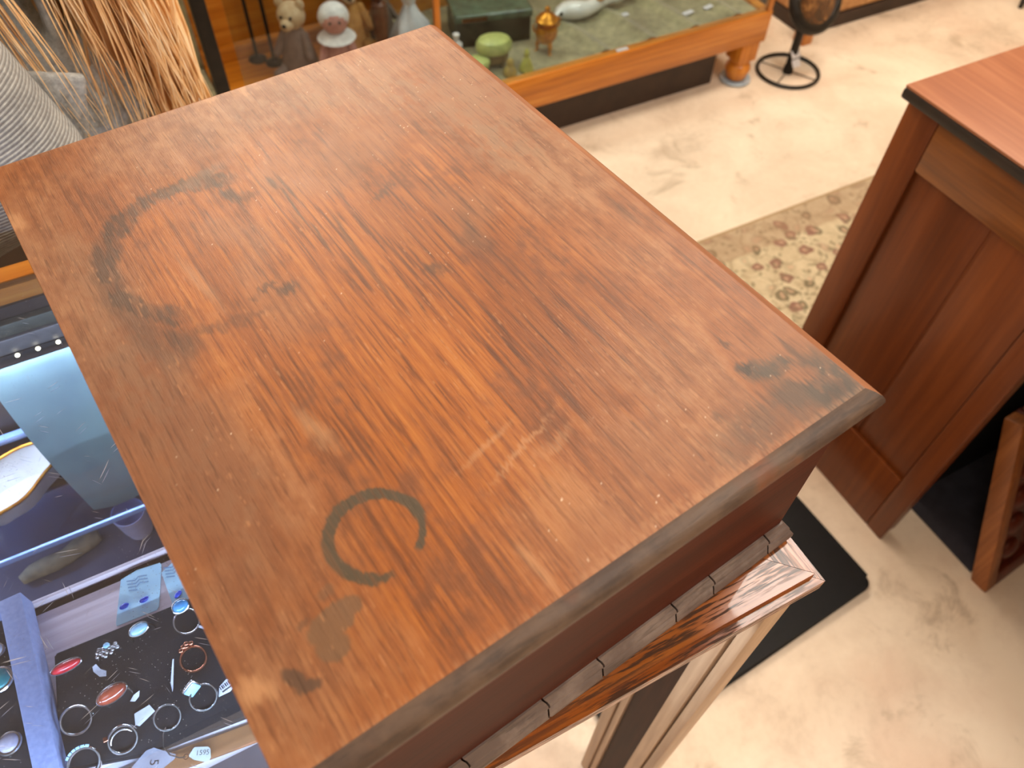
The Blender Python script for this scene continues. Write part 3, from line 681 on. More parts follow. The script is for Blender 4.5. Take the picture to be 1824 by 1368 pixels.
# rose gold
t = ringthing('rose gold ring with pointed jewelled head near the chest', -0.1062, 0.2640)
o_, c_ = bandpart(t, 0.0086, 0.0011, 1.5, 'rose')
b = NB()
hc = c_+UP*0.0098
for k, (px, pz) in enumerate(((-0.004, 0), (-0.0015, 0.0014), (0.0012, 0.0022), (0.004, 0.0006), (0.0, 0.0004))):
    ell(b, hc+RT*px+UP*pz, (0.0022, 0.0020, 0.0019), None, 8, 6)
obj('head', b, M['rose'], t)
# agate
t = ringthing('silver ring with large copper brown oval agate in the middle of the pad', -0.1612, 0.2640)
stone(t, (0, 0, 0.0096), (0.0098, 0.0052, 0.0038), 'agate', 12, tilt=28); bandpart(t, 0.0086, 0.0011, 1.6, ax=Vector((0.1, -0.8, 0.4)).normalized(), c=(0.002, -0.001, 0.0015))
# plain
t = ringthing('plain silver ring with tiny side bead left of the copper brown agate ring', -0.1869, 0.2590)
o_, c_ = bandpart(t, 0.0093, 0.0013, 1.9); b = NB(); ell(b, c_+RT*0.0098-UP*0.002, (0.0013, 0.0013, 0.0013), None, 8, 6); obj('bead', b, M['silver'], t)
# solitaire
t = ringthing('silver ring with small square stone below the copper brown agate ring', -0.1615, 0.2320)
o_, c_ = bandpart(t, 0.0088, 0.0013, 1.7); b = NB(); box(b, (-0.0017, -0.0017, -0.0012), (0.0017, 0.0017, 0.0016), 0.0004, 1, Matrix.Translation(c_-RT*0.0082+UP*0.0062)); obj('head', b, M['rose'], t)
bandpart(t, 0.0078, 0.0007, 1.0, c=(0.0005, -0.0022, 0.0065), a0=20, a1=160, name='shoulder')
# beaded band
t = ringthing('thin beaded silver ring with curved wire in the middle right of the pad', -0.1320, 0.2325)
o_, c_ = bandpart(t, 0.0084, 0.0009, 1.3)
b = NB()
for k in range(15):
    a = math.radians(10+k*9.5); ell(b, c_+RT*0.0084*math.cos(a)+UP*0.0084*math.sin(a), (0.0010, 0.0010, 0.0010), None, 8, 6)
obj('beads', b, M['silver'], t)
# signet
t = ringthing('silver signet ring with square pale aqua face near the lower pad edge', -0.1068, 0.2345)
o_, c_ = bandpart(t, 0.0088, 0.0009, 1.5)
Rm = Matrix.Translation(c_+UP*0.0092-RT*0.003+AX*0.001) @ (Matrix((RT, UP, AX)).transposed().to_4x4()) @ Matrix.Rotation(math.radians(32), 4, 'X') @ Matrix.Rotation(math.radians(25), 4, 'Z')
b = NB(); box(b, (-0.0056, -0.0046, -0.003), (0.0056, 0.0046, 0.0), 0.0012, 2, Rm); obj('bezel', b, M['silver'], t)
b = NB(); box(b, (-0.0048, -0.0038, 0.0), (0.0048, 0.0038, 0.0014), 0.0007, 2, Rm); obj('stone', b, M['opal'], t)
# wide channel band
t = ringthing('wide silver band set with a row of stones at the bottom left of the pad', -0.1868, 0.2290)
o_, c_ = bandpart(t, 0.0094, 0.0015, 1.9)
b = NB()
for k in range(6):
    a = math.radians(52+k*15); p = c_+RT*0.0103*math.cos(a)+UP*0.0103*math.sin(a)+AX*0.0015
    box(b, (-0.0012, -0.0013, -0.001), (0.0012, 0.0013, 0.001), 0.0002, 1, Matrix.Translation(p) @ Matrix((RT, UP, AX)).transposed().to_4x4() @ Matrix.Rotation(a-PI/2, 4, 'Z'))
obj('stones', b, M['opal'], t)
# three pieces in the framed tray
for x, y, r, m, lab in ((-0.2300, 0.3120, 0.0098, 'turq', 'round turquoise ring in the silver framed tray'), (-0.2292, 0.2645, 0.0082, 'pearl', 'round pearly silver ring in the silver framed tray'), (-0.2300, 0.3345, 0.0066, 'paper', 'round white ring in the silver framed tray, topmost there')):
    t = thing('finger_ring', lab, 'ring', (x, y, TZ+0.008), 0, 'finger rings on the foam pads')
    b = NB(); ell(b, (0, 0, 0.0042), (r*0.8, r*0.8, 0.004), None, 20, 10); obj('stone', b, M[m], t)
    b = NB(); lathe(b, [(r*0.7, 0.0015), (r*0.98, 0.0020), (r, 0.0038), (r*0.92, 0.0048), (r*0.80, 0.0050)], 28); obj('bezel', b, M['silver'], t)
    bandpart(t, 0.0082, 0.001, 1.3, ax=Vector((0.9, -0.2, 0.1)).normalized(), c=(0, 0, -0.0035))

# tags and cards
def flat_tag(name, label, pts, z, mat, cat, th=0.0004, tilt=None):
    cx = sum(p[0] for p in pts)/len(pts); cy = sum(p[1] for p in pts)/len(pts)
    t = thing(name, label, cat, (cx, cy, z), 0, None)
    b = NB(); prism(b, [(p[0]-cx, p[1]-cy) for p in pts], 0, th)
    if tilt:
        Rm = Matrix.Rotation(math.radians(tilt[0]), 3, 'X') @ Matrix.Rotation(math.radians(tilt[1]), 3, 'Y')
        for v in b.verts: v.co = Rm @ v.co
        zm = min(v.co.z for v in b.verts)
        for v in b.verts: v.co.z -= zm
    obj('paper', b, M[mat], t, False)
    return t
t = flat_tag('price_tag', 'white rectangular price tag tied to the small square stone ring', [(-0.1523, 0.2469), (-0.1418, 0.2482), (-0.1395, 0.2425), (-0.1512, 0.2375), (-0.1535, 0.2395)], PZ, 'paper', 'price tag', tilt=(8, 0))
t = flat_tag('price_tag', 'small white curled tag below the silver flower cluster ring', [(-0.1716, 0.2925), (-0.1690, 0.2935), (-0.1672, 0.2890), (-0.1640, 0.2860), (-0.1650, 0.2825), (-0.1690, 0.2840), (-0.1718, 0.2890)], PZ, 'paper', 'price tag', tilt=(14, 4))
t = flat_tag('price_tag', 'small white folded tag right of the copper brown agate', [(-0.1535, 0.2570), (-0.1500, 0.2600), (-0.1455, 0.2610), (-0.1470, 0.2575), (-0.1505, 0.2555)], PZ, 'paper', 'price tag', tilt=(18, -8))
t = flat_tag('price_tag', 'slim white tag on edge left of the pale aqua signet ring', [(-0.1190, 0.2705), (-0.1180, 0.2705), (-0.1248, 0.2520), (-0.1260, 0.2500), (-0.1254, 0.2560)], PZ, 'paper', 'price tag', tilt=(10, -20))
t = flat_tag('price_tag', 'thin white tag on the pad below the sky blue ring', [(-0.0985, 0.2880), (-0.0935, 0.2835), (-0.0890, 0.2820), (-0.0890, 0.2840), (-0.0930, 0.2850), (-0.0975, 0.2895)], PZ, 'paper', 'price tag', tilt=(10, 0))
t = flat_tag('price_tag', 'white tag with black barcode beside the signet ring', [(-0.0980, 0.2318), (-0.0958, 0.2385), (-0.0900, 0.2415), (-0.0870, 0.2400), (-0.0868, 0.2335), (-0.0900, 0.2318)], PZ, 'paper', 'price tag')
for k in range(7):
    b = NB(); x0 = -0.0045+0.0013*k+0.0004; w = (0.0006, 0.0009, 0.0005, 0.0008, 0.0006, 0.0009, 0.0005)[k]; Mb = Matrix.Rotation(math.radians(14), 4, 'Z')
    box(b, (x0, 0.0002, 0.0004), (x0+w, 0.0030, 0.00046), 0, 1, Mb); obj('bar', b, M['ink'], t, False)
b = NB(); box(b, (-0.0040, -0.0022, 0.0004), (0.0036, -0.0010, 0.00046), 0, 1, Matrix.Rotation(math.radians(12), 4, 'Z')); obj('line_of_print', b, M['inkgrey'], t, False)
t = flat_tag('price_tag', 'grey rectangular tag marked 5 at the lower pad edge', [(-0.1505, 0.2195), (-0.1455, 0.2190), (-0.1335, 0.2080), (-0.1350, 0.2055), (-0.1440, 0.2030), (-0.1640, 0.2090), (-0.1640, 0.2118)], PZ+0.0004, 'paper_g', 'price tag')
text_mesh('numeral', '5', 0.0085, Matrix.Translation((0.0005, -0.0012, 0.0005)) @ Matrix.Rotation(math.radians(-112), 4, 'Z'), M['ink'], t)
t = flat_tag('price_tag', 'cream string tag marked 1595 on the brown tray rim', [(-0.1262, 0.2030), (-0.1218, 0.2064), (-0.1208, 0.2066), (-0.1130, 0.2028), (-0.1120, 0.2012), (-0.1130, 0.1955), (-0.1145, 0.1940), (-0.1170, 0.1940), (-0.1235, 0.1990)], PZ+0.0004, 'paper_w', 'price tag')
text_mesh('writing', '1595', 0.0046, Matrix.Translation((0.0008, 0.0004, 0.0005)) @ Matrix.Rotation(math.radians(-24), 4, 'Z'), M['inkgrey'], t)
b = NB(); tube(b, [(-0.0085+0.0016*math.cos(a*PI/8)-0.0012, 0.003+0.0016*math.sin(a*PI/8), 0.0004) for a in range(16)], 0.00035, 6, True); obj('eyelet', b, M['rose'], t)
b = NB(); tube(b, [(-0.010, 0.003, 0.0004), (-0.014, 0.0045, 0.0004), (-0.019, 0.009, 0.0006), (-0.0215, 0.016, 0.0008), (-0.020, 0.024, 0.0010), (-0.017, 0.0275, 0.002)], 0.0005, 6); obj('string', b, M['silver'], t)
for lab, pts, studs, rz in (('pale aqua earring card with two cobalt studs, the larger one', [(-0.1425, 0.3555), (-0.1300, 0.3580), (-0.1127, 0.3560), (-0.1120, 0.3540), (-0.1215, 0.3205), (-0.1235, 0.3185), (-0.1525, 0.3195), (-0.1528, 0.3215)], [(-0.1442, 0.3318), (-0.1298, 0.3302)], 10),
                            ('pale aqua earring card with one cobalt stud showing beside the chest', [(-0.1135, 0.3470), (-0.0950, 0.3560), (-0.0890, 0.3200), (-0.1000, 0.3105), (-0.1085, 0.3080), (-0.1115, 0.3120)], [(-0.1060, 0.3225)], 40)):
    t = flat_tag('earring_card', lab, pts, TZ+0.0072 if False else TZ+0.0004, 'card', 'earring card', 0.0008)
    t['group'] = 'earring cards on the tray'
    cx, cy = t.location.x, t.location.y
    for sx, sy in studs:
        b = NB(); ell(b, (sx-cx, sy-cy, 0.0024), (0.0036, 0.0021, 0.0018), rotz(rz), 16, 10); obj('stud', b, M['blue'], t)
    b = NB()
    for k in range(4):
        y0 = max(p[1] for p in pts)-cy-0.006-0.0028*k
        tube(b, [(-0.008+0.003*j, y0-0.001*((j*7+k*3) % 3)+0.0006*j*0, 0.00085) for j in range(6 if k < 3 else 3)], 0.0005, 6, False, 0.3, (0, 0, 1))
    obj('print', b, M['cardink'], t)

# porcelain dish on the glass shelf, lilac cup and cord on the deck, teal cloth
t = thing('porcelain_dish', 'white leaf shaped porcelain dish with gold rim in the showcase', 'dish', (-0.236, 0.556, 0.7035), math.radians(24))
b = NB(); n = 40; rows = []
for k, (sr, z) in enumerate(((0.10, 0.002), (0.45, 0.0022), (0.75, 0.008), (0.92, 0.022), (1.0, 0.034), (0.95, 0.034), (0.82, 0.018), (0.5, 0.006), (0.12, 0.005))):
    rows.append([])
    for i in range(n):
        a = 2*PI*i/n; w = 1+0.05*math.sin(7*a)
        x = sr*w*0.058*math.cos(a)*(1.0+0.12*math.cos(a)); y = sr*w*0.030*math.sin(a)*(1-0.35*math.cos(a))
        rows[-1].append(b.verts.new((x, y, z)))
for r0, r1 in zip(rows, rows[1:]):
    for i in range(n): b.faces.new((r0[i], r0[(i+1) % n], r1[(i+1) % n], r1[i]))
b.faces.new(rows[0][::-1]); b.faces.new(rows[-1]); rim = [v.co.copy() for v in rows[4]]
obj('bowl', b, M['porcelain'], t)
b = NB(); tube(b, [(p.x*0.975, p.y*0.975, p.z+0.0005) for p in rim], 0.0017, 8, True); obj('rim', b, M['brass'], t)['label'] = 'gold rim'
t = thing('cup', 'lilac grey cup beside the teal cloth in the showcase', 'cup', (-0.155, 0.508, 0.642))
b = NB(); lathe(b, [(0.010, 0), (0.012, 0.001), (0.014, 0.012), (0.016, 0.036), (0.0165, 0.040), (0.0155, 0.040), (0.0135, 0.012), (0.002, 0.006)], 28); obj('bowl', b, M['lilac'], t)
b = NB(); pts = [(-0.270+0.011*k, 0.500+0.0022*k+0.002*math.sin(k*1.3), 0.642+0.0085) for k in range(8)]
tube(b, pts, [0.005, 0.008, 0.009, 0.009, 0.0085, 0.009, 0.010, 0.006], 12); tag(obj('cord_hank', b, M['khaki']), 'khaki hank of cord on the felt deck of the showcase', 'cord')
b = NB(); NU, NV = 16, 18; g_ = []
for i in range(NU+1):
    g_.append([])
    for j in range(NV+1):
        u, v = i/NU, j/NV
        xl = -0.206+0.03*v*v; xr = 0.10
        x = xl+(xr-xl)*u; y = 0.590-0.088*v**1.4; z = 0.842-0.125*v+0.006*math.sin(u*19+v*3)*v
        if v > 0.98: z -= 0.004
        g_[-1].append(b.verts.new((x, y, z)))
for i in range(NU):
    for j in range(NV): b.faces.new((g_[i][j], g_[i+1][j], g_[i+1][j+1], g_[i][j+1]))
bmesh.ops.solidify(b, geom=b.faces[:], thickness=0.0015)
tag(obj('display_cloth', b, M['bluecloth']), 'pale teal satin cloth hanging under the light bar in the showcase', 'cloth')

# ------------------------------------------------------------------ desk on the right
dk = thing('desk', 'red brown panelled wooden desk with orange top and black edge', 'desk', (0.985, 0.262, 0))
DL = 0.985
def dbox(name, lo, hi, mat, bev=0.003, parent=dk, lab=None):
    b = NB(); box(b, (lo[0]-DL, lo[1]-0.262, lo[2]), (hi[0]-DL, hi[1]-0.262, hi[2]), bev); o = obj(name, b, M[mat], parent)
    if lab: o['label'] = lab
    return o
top = dbox('desk_top', (0.973, -0.95, 0.7805), (1.75, 0.6265, 0.785), 'desk_top', 0.001)
dbox('edge_band', (0.9715, -0.952, 0.764), (1.752, 0.628, 0.7805), 'desk_edge', 0.004, top, 'black edge band')
ped = dbox('end_panel', (0.994, 0.264, 0.02), (1.020, 0.618, 0.764), 'desk_side')
dbox('stile', (0.986, 0.562, 0.0), (0.996, 0.6205, 0.764), 'desk_side', 0.003, ped)
dbox('stile', (0.986, 0.262, 0.0), (0.996, 0.300, 0.764), 'desk_side', 0.003, ped)
dbox('top_rail', (0.985, 0.3005, 0.676), (0.996, 0.5615, 0.764), 'desk_rail', 0.003, ped, 'amber top rail')
dbox('panel', (0.992, 0.4195, 0.170), (0.998, 0.557, 0.676), 'desk_side', 0.003, ped)
dbox('panel', (0.992, 0.302, 0.170), (0.998, 0.4155, 0.676), 'desk_side', 0.003, ped)
dbox('bottom_rail', (0.986, 0.3005, 0.0), (0.996, 0.5615, 0.168), 'desk_side', 0.003, ped)
dbox('light_block_panel', (1.66, -0.60, 0.0), (1.69, 0.27, 0.764), 'desk_side')  # unseen panel added to keep light out from under the desk
ped = dbox('pedestal', (0.994, -0.94, 0.0), (1.70, -0.58, 0.764), 'desk_side')
b = NB(); box(b, (-0.20, -0.15, 0), (0.20, 0.15, 0.40), 0.012, 3); sb = thing('storage_box', 'black storage box on the dark mat under the desk', 'box', (1.31, 0.452, 0.006)); obj('body', b, M['black'], sb)
b = NB(); box(b, (-0.206, -0.156, 0.40), (0.206, 0.156, 0.425), 0.006); obj('lid', b, M['black'], sb)
b = NB(); box(b, (1.093, 0.130, 0.0), (1.65, 0.63, 0.006), 0.002); tag(obj('floor_mat', b, M['slate']), 'dark slate blue mat on the floor under the desk', 'mat')
# framed carved panel leaning against the pedestal, folded cloth over it
t = thing('wooden_screen', 'carved dark wood screen in an amber frame leaning on the desk front', 'screen', (1.086, 0.086, 0.0), math.radians(4))
Ml = Matrix.Rotation(math.radians(-22), 4, 'X')
b = NB(); box(b, (0, 0, 0), (0.030, 0.032, 0.40), 0.003, 2, Ml); obj('frame_stile', b, M['framewood'], t)
b = NB(); box(b, (0.40, 0, 0), (0.430, 0.032, 0.40), 0.003, 2, Ml); obj('frame_stile', b, M['framewood'], t)
b = NB(); box(b, (0.030, 0, 0), (0.40, 0.032, 0.035), 0.003, 2, Ml); obj('frame_rail', b, M['panelwood'], t)
b = NB(); box(b, (0.030, 0, 0.365), (0.40, 0.032, 0.40), 0.003, 2, Ml); obj('frame_rail', b, M['panelwood'], t)
b = NB(); box(b, (0.030, 0.012, 0.035), (0.40, 0.026, 0.365), 0.0, 2, Ml)
for i in range(5):
    for j in range(5):
        ell(b, Ml @ Vector((0.067+0.074*i, 0.010, 0.07+0.065*j)), (0.026, 0.010, 0.022), Ml.to_3x3(), 10, 6)
obj('carved_panel', b, M['panelwood'], t)
b = NB(); box(b, (1.10, 0.225, 0.372), (1.23, 0.262, 0.43), 0.006); box(b, (1.105, 0.218, 0.40), (1.225, 0.262, 0.56), 0.008)
tag(obj('folded_cloth', b, M['beige']), 'pale beige folded cloth resting on the leaning carved panel', 'cloth')

# floor mat and rug
b = NB(); pts = []
for cx, cy, a0 in ((0.885, 0.215, -90), (0.865, 0.70, 0), (0.34, 0.70, 90), (0.34, 0.18, 180)):
    for k in range(7): a = math.radians(a0+15*k); pts.append((cx+0.02*math.cos(a), cy+0.02*math.sin(a)))
prism(b, pts, 0.0, 0.014); bmesh.ops.bevel(b, geom=[e for e in b.edges if e.verts[0].co.z > 0.01 and e.verts[1].co.z > 0.01], offset=0.008, segments=3, affect='EDGES')
tag(obj('floor_mat', b, M['black']), 'black rubber floor mat between the showcase and the desk', 'mat')
b = NB(); box(b, (-0.85, -0.235, 0), (0.85, 0.235, 0.006), 0.002); r = obj('rug', b, M['rug']); r.location = (1.58, 0.885, 0)
tag(r, 'beige floral woven rug on the floor behind the desk', 'rug')

# ------------------------------------------------------------------ far low showcase
fc = thing('low_showcase', 'long low honey oak glass display case on turned legs at the back', 'showcase', (0, 0, 0))
FY0, FY1, FX0, FX1 = 1.655, 2.14, 0.20, 1.775
b = NB(); box(b, (FX0, FY0, 0.136), (FX1, FY0+0.028, 0.232), 0.004); obj('front_rail', b, M['honey'], fc)
b = NB(); box(b, (FX1-0.028, FY0+0.028, 0.136), (FX1, FY1, 0.232), 0.004); obj('end_rail', b, M['honey'], fc)
b = NB(); box(b, (FX0, FY1-0.028, 0.136), (FX1, FY1, 0.9), 0.004); obj('back_board', b, M['honey'], fc)
b = NB(); box(b, (FX0, FY0+0.028, 0.15), (0.70, FY1-0.028, 0.222)); obj('wood_deck', b, M['honey'], fc)
b = NB(); box(b, (FX0, FY1-0.05, 0.222), (0.70, FY1-0.028, 0.262), 0.003); obj('kick_board', b, M['honey'], fc)
b = NB(); box(b, (FX0+0.01, FY0+0.055, 0.0), (FX1-0.13, FY0+0.08, 0.15)); obj('underboard', b, M['underboard'], fc)['label'] = 'dark board added as shade under the low showcase'  # dark board added to deepen the shadow beneath the case
b = NB(); NXg, NYg = 140, 40; rows = []
for i in range(NXg+1):
    rows.append([])
    for j in range(NYg+1):
        x = 0.705+(FX1-0.03-0.705)*i/NXg; y = FY0+0.029+(FY1-0.03-FY0-0.029)*j/NYg
        f = 0.011*max(0, math.sin((x*0.9+y*0.42)*46+1.5*math.sin(y*9)))**2*(1 if x > 1.12 else 0.25)
        rows[-1].append(b.verts.new((x, y, 0.2235+f)))
for i in range(NXg):
    for j in range(NYg): b.faces.new((rows[i][j], rows[i+1][j], rows[i+1][j+1], rows[i][j+1]))
obj('cloth_lining', b, M['sage'], fc)['label'] = 'sage green velvet lining with folds'
b = NB(); box(b, (0.705, FY0+0.03, 0.15), (FX1-0.03, FY1-0.03, 0.2225)); obj('base_board', b, M['honey'], fc)
b = NB(); box(b, (0.690, FY0, 0.232), (0.704, FY0+0.016, 0.95), 0.002); obj('mullion', b, M['honey_z'], fc)
b = NB(); box(b, (FX1-0.024, FY0, 0.232), (FX1-0.006, FY0+0.016, 0.95), 0.002); obj('mullion', b, M['honey_z'], fc)
b = NB(); box(b, (FX0+0.03, FY0+0.004, 0.233), (0.690, FY0+0.008, 0.94)); obj('glass_pane', b, M['glass'], fc, False)
b = NB(); box(b, (0.704, FY0+0.004, 0.233), (FX1-0.024, FY0+0.008, 0.94)); obj('glass_pane', b, M['glass'], fc, False)
b = NB(); box(b, (FX0, FY0, 0.945), (FX1, FY0+0.03, 0.97), 0.003); box(b, (FX0, FY1-0.03, 0.945), (FX1, FY1, 0.97), 0.003); box(b, (FX0, FY0+0.03, 0.945), (FX0+0.03, FY1-0.03, 0.97), 0.003); box(b, (FX1-0.03, FY0+0.03, 0.945), (FX1, FY1-0.03, 0.97), 0.003); obj('top_frame', b, M['honey'], fc)
b = NB(); box(b, (FX0+0.03, FY0+0.03, 0.955), (FX1-0.03, FY1-0.03, 0.961)); obj('top_pane', b, M['glass'], fc, False)
def turned_leg(x, y):
    b = NB(); box(b, (x-0.034, y-0.034, 0.075), (x+0.034, y+0.034, 0.137), 0.004)
    lathe(b, [(0.030, 0.012), (0.036, 0.03), (0.040, 0.045), (0.036, 0.058), (0.030, 0.064), (0.034, 0.078)], 20, (x, y, 0)); obj('leg', b, M['honey_z'], fc)
    return
LG = (1.728, 1.692)
turned_leg(*LG); turned_leg(FX1-0.05, FY1-0.05); turned_leg(FX0+0.05, FY1-0.05); turned_leg(FX0+0.05, FY0+0.04)
b = NB(); lathe(b, [(0.030, 0.0), (0.046, 0.002), (0.050, 0.007), (0.048, 0.0115), (0.043, 0.009), (0.020, 0.0085)], 28, (LG[0], LG[1], 0))
tag(obj('caster_cup', b, M['blueglass']), 'pale blue glass caster cup under the display case leg', 'caster cup')
# dark upright at the left end and grey green case beyond it
b = NB(); box(b, (0.166, FY0-0.01, 0.0), (0.196, FY0+0.02, 1.2), 0.003); tag(obj('metal_upright', b, M['iron']), 'dark metal upright at the left end of the low showcase', 'upright')
t = thing('side_cabinet', 'sage green lined cabinet left of the dark upright behind the person', 'cabinet', (0, 0, 0))
b = NB(); box(b, (-0.6, 1.70, 0.0), (0.199, 2.14, 0.20), 0.004); obj('base', b, M['underboard'], t)
b = NB(); box(b, (-0.6, 1.70, 0.20), (0.199, 2.14, 0.215), 0.003); obj('cloth_lining', b, M['sage'], t)
b = NB(); box(b, (-0.6, 2.10, 0.215), (0.199, 2.14, 0.9), 0.003); obj('back_board', b, M['sage'], t)
for x, y, s in ((0.055, 1.84, 1.0), (0.11, 1.76, 0.8), (-0.02, 2.02, 1.1)):
    b = NB(); lathe(b, [(0.014*s, 0), (0.022*s, 0.006), (0.028*s, 0.03*s), (0.018*s, 0.055*s), (0.010*s, 0.066*s), (0.013*s, 0.075*s)], 20, (x, y, 0.215))
    tag(obj('black_vase', b, M['iron']), {1.0: 'small black vase behind the long blond hair', 0.8: 'tiny black vase beside the dark upright', 1.1: 'black vase at the back of the sage cabinet'}[s], 'vase', 'black vases in the side cabinet')

# things in the wooden bay
def doll(name, label, cat, x, y, rz, mats, s=1.0, muzzle=True, ears=True):
    t = thing(name, label, cat, (x, y, 0.222), math.radians(rz))
    body, head, extra = mats
    b = NB(); lathe(b, [(0.034*s, 0), (0.040*s, 0.004), (0.036*s, 0.03*s), (0.028*s, 0.06*s), (0.020*s, 0.085*s), (0.010*s, 0.095*s)], 20); obj('body', b, M[body], t)
    b = NB(); ell(b, (0, 0, 0.118*s), (0.029*s, 0.027*s, 0.028*s)); hd = obj('head', b, M[head], t)
    if muzzle:
        b = NB(); ell(b, (0, -0.026*s, 0.110*s), (0.014*s, 0.014*s, 0.012*s)); obj('muzzle', b, M['cream'], hd)
        b = NB(); ell(b, (0, -0.039*s, 0.114*s), (0.005*s, 0.004*s, 0.004*s), None, 8, 6); obj('nose', b, M['eye'], hd)
    for sx in (-1, 1):
        b = NB(); ell(b, (sx*0.010*s, -0.025*s, 0.124*s), (0.0034*s, 0.003*s, 0.0034*s), None, 8, 6); obj('eye', b, M['eye'], hd)
        if ears:
            b = NB(); ell(b, (sx*0.022*s, 0.002, 0.141*s), (0.010*s, 0.006*s, 0.011*s)); obj('ear', b, M[head], hd)
        b = NB(); cap(b, (sx*0.022*s, -0.004, 0.078*s), (sx*0.036*s, -0.022*s, 0.045*s), 0.010*s, 0.009*s, 10); obj('arm', b, M[body], t)
        b = NB(); cap(b, (sx*0.02*s, -0.02*s, 0.013*s), (sx*0.028*s, -0.052*s, 0.012*s), 0.012*s, 0.011*s, 10); obj('foot', b, M[extra], t)
    return t
t = doll('plush_animal', 'mauve brown plush animal with cream face at the left of the toys', 'toy', 0.430, 1.975, -40, ('mauve', 'cream', 'mauve'), 1.25)
t = doll('doll', 'pink doll with white lace collar and bonnet in the wooden bay', 'doll', 0.522, 1.915, -15, ('pink', 'pink', 'white_cloth'), 1.2, False, False)
b = NB(); lathe(b, [(0.014, 0.108), (0.050, 0.098), (0.046, 0.102), (0.016, 0.116)], 24); obj('collar', b, M['white_cloth'], t)
b = NB(); ell(b, (0, 0.008, 0.148), (0.040, 0.036, 0.036)); obj('bonnet', b, M['white_cloth'], t)
t = doll('plush_animal', 'golden plush bear seated behind the pink doll', 'toy', 0.600, 2.035, -10, ('gold_plush', 'gold_plush', 'gold_plush'), 1.3)
t = doll('plush_animal', 'grey plush animal beside the golden bear', 'toy', 0.690, 2.050, 20, ('grey_plush', 'grey_plush', 'grey_plush'), 1.0)
t = thing('wooden_figure', 'dark carved wooden figure left of the white plastic bag', 'figure', (0.655, 1.950, 0.222))
b = NB(); lathe(b, [(0.020, 0), (0.022, 0.008), (0.016, 0.02), (0.018, 0.06), (0.024, 0.10), (0.020, 0.14), (0.010, 0.15)], 18); obj('body', b, M['brownwood'], t)
b = NB(); ell(b, (0, 0, 0.165), (0.018, 0.018, 0.021)); obj('head', b, M['brownwood'], t)
b = NB(); n = 36; rows = []
for z, r in ((0.0, 0.052), (0.012, 0.060), (0.035, 0.056), (0.07, 0.044), (0.10, 0.026), (0.125, 0.013), (0.14, 0.018), (0.165, 0.030)):
    rows.append([b.verts.new((r*(1+0.13*math.sin(5*k*2*PI/n+z*30)+0.07*math.sin(11*k*2*PI/n-z*50))*math.cos(2*PI*k/n), 0.8*r*(1+0.13*math.sin(5*k*2*PI/n+z*30))*math.sin(2*PI*k/n), z+0.004*math.sin(9*k*2*PI/n)*(z > 0.1))) for k in range(n)])
for r0, r1 in zip(rows, rows[1:]):
    for k in range(n): b.faces.new((r0[k], r0[(k+1) % n], r1[(k+1) % n], r1[k]))
b.faces.new(rows[0][::-1]); b.faces.new(rows[-1])
o = obj('plastic_bag', b, M['plastic']); o.location = (0.735, 1.935, 0.2245); tag(o, 'white plastic bag tied at the top beside the orange mullion', 'bag')
for x, y, lab in ((0.374, 2.035, 'slim dark metal stand with round foot, nearer one'), (0.338, 2.07, 'slim dark metal stand against the back board')):
    t = thing('metal_stand', lab, 'stand', (x, y, 0.222), 0, 'slim metal stands in the wooden bay')
    b = NB(); lathe(b, [(0.024, 0), (0.024, 0.004), (0.010, 0.008), (0.006, 0.014)], 20); obj('foot', b, M['iron'], t)
    b = NB(); tube(b, [(0, 0, 0.012), (0, 0, 0.34)], 0.0048, 10); obj('pole', b, M['iron'], t)

# things in the velvet bay
SZ = 0.2245
def lathe_thing(name, label, cat, x, y, parts, group=None, sx=1, sy=1, rz=0):
    t = thing(name, label, cat, (x, y, SZ), math.radians(rz), group)
    for pn, prof, m in parts:
        b = NB(); lathe(b, prof, 28, (0, 0, 0), None, sx, sy); obj(pn, b, M[m], t)
    return t
t = thing('lacquer_box', 'dark green box with mottled green lid in the velvet bay', 'box', (0.962, 1.92, SZ), math.radians(-13))
b = NB(); box(b, (-0.105, -0.065, 0), (0.105, 0.065, 0.070), 0.003); obj('body', b, M['greenbox'], t)
b = NB(); box(b, (-0.110, -0.070, 0.070), (0.110, 0.070, 0.092), 0.006, 3); obj('lid', b, M['greenlid'], t)
b = NB(); box(b, (-0.09, -0.071, 0.074), (-0.02, -0.0695, 0.086)); obj('inlay', b, M['rose'], t)
t = lathe_thing('trinket_box', 'oval pale jade lidded trinket box on small feet', 'trinket box', 0.900, 1.765, [('body', [(0.026, 0.010), (0.034, 0.016), (0.037, 0.034), (0.034, 0.044)], 'jade_s'), ('lid', [(0.040, 0.044), (0.044, 0.050), (0.044, 0.064), (0.038, 0.074), (0.022, 0.079), (0.004, 0.080)], 'jade')], None, 1.12, 0.86, -10)
for a in (45, 135, 225, 315):
    b = NB(); ell(b, (0.028*math.cos(math.radians(a)), 0.022*math.sin(math.radians(a)), 0.006), (0.007, 0.007, 0.0062)); obj('foot', b, M['jade_s'], t)
lathe_thing('jade_bowl', 'small pale jade bowl left of the trinket box', 'bowl', 0.846, 1.745, [('bowl', [(0.014, 0.0), (0.020, 0.004), (0.026, 0.018), (0.030, 0.034), (0.027, 0.040), (0.018, 0.043), (0.004, 0.045)], 'jade')])
lathe_thing('stone_figurine', 'amber seated figurine between jade box and tall green figurine', 'figurine', 0.9155, 1.700, [('body', [(0.014, 0), (0.018, 0.004), (0.018, 0.014), (0.011, 0.026), (0.007, 0.030)], 'amber'), ('head', [(0.003, 0.028), (0.009, 0.031), (0.010, 0.038), (0.007, 0.046), (0.002, 0.050)], 'amber')], 'small stone figurines')
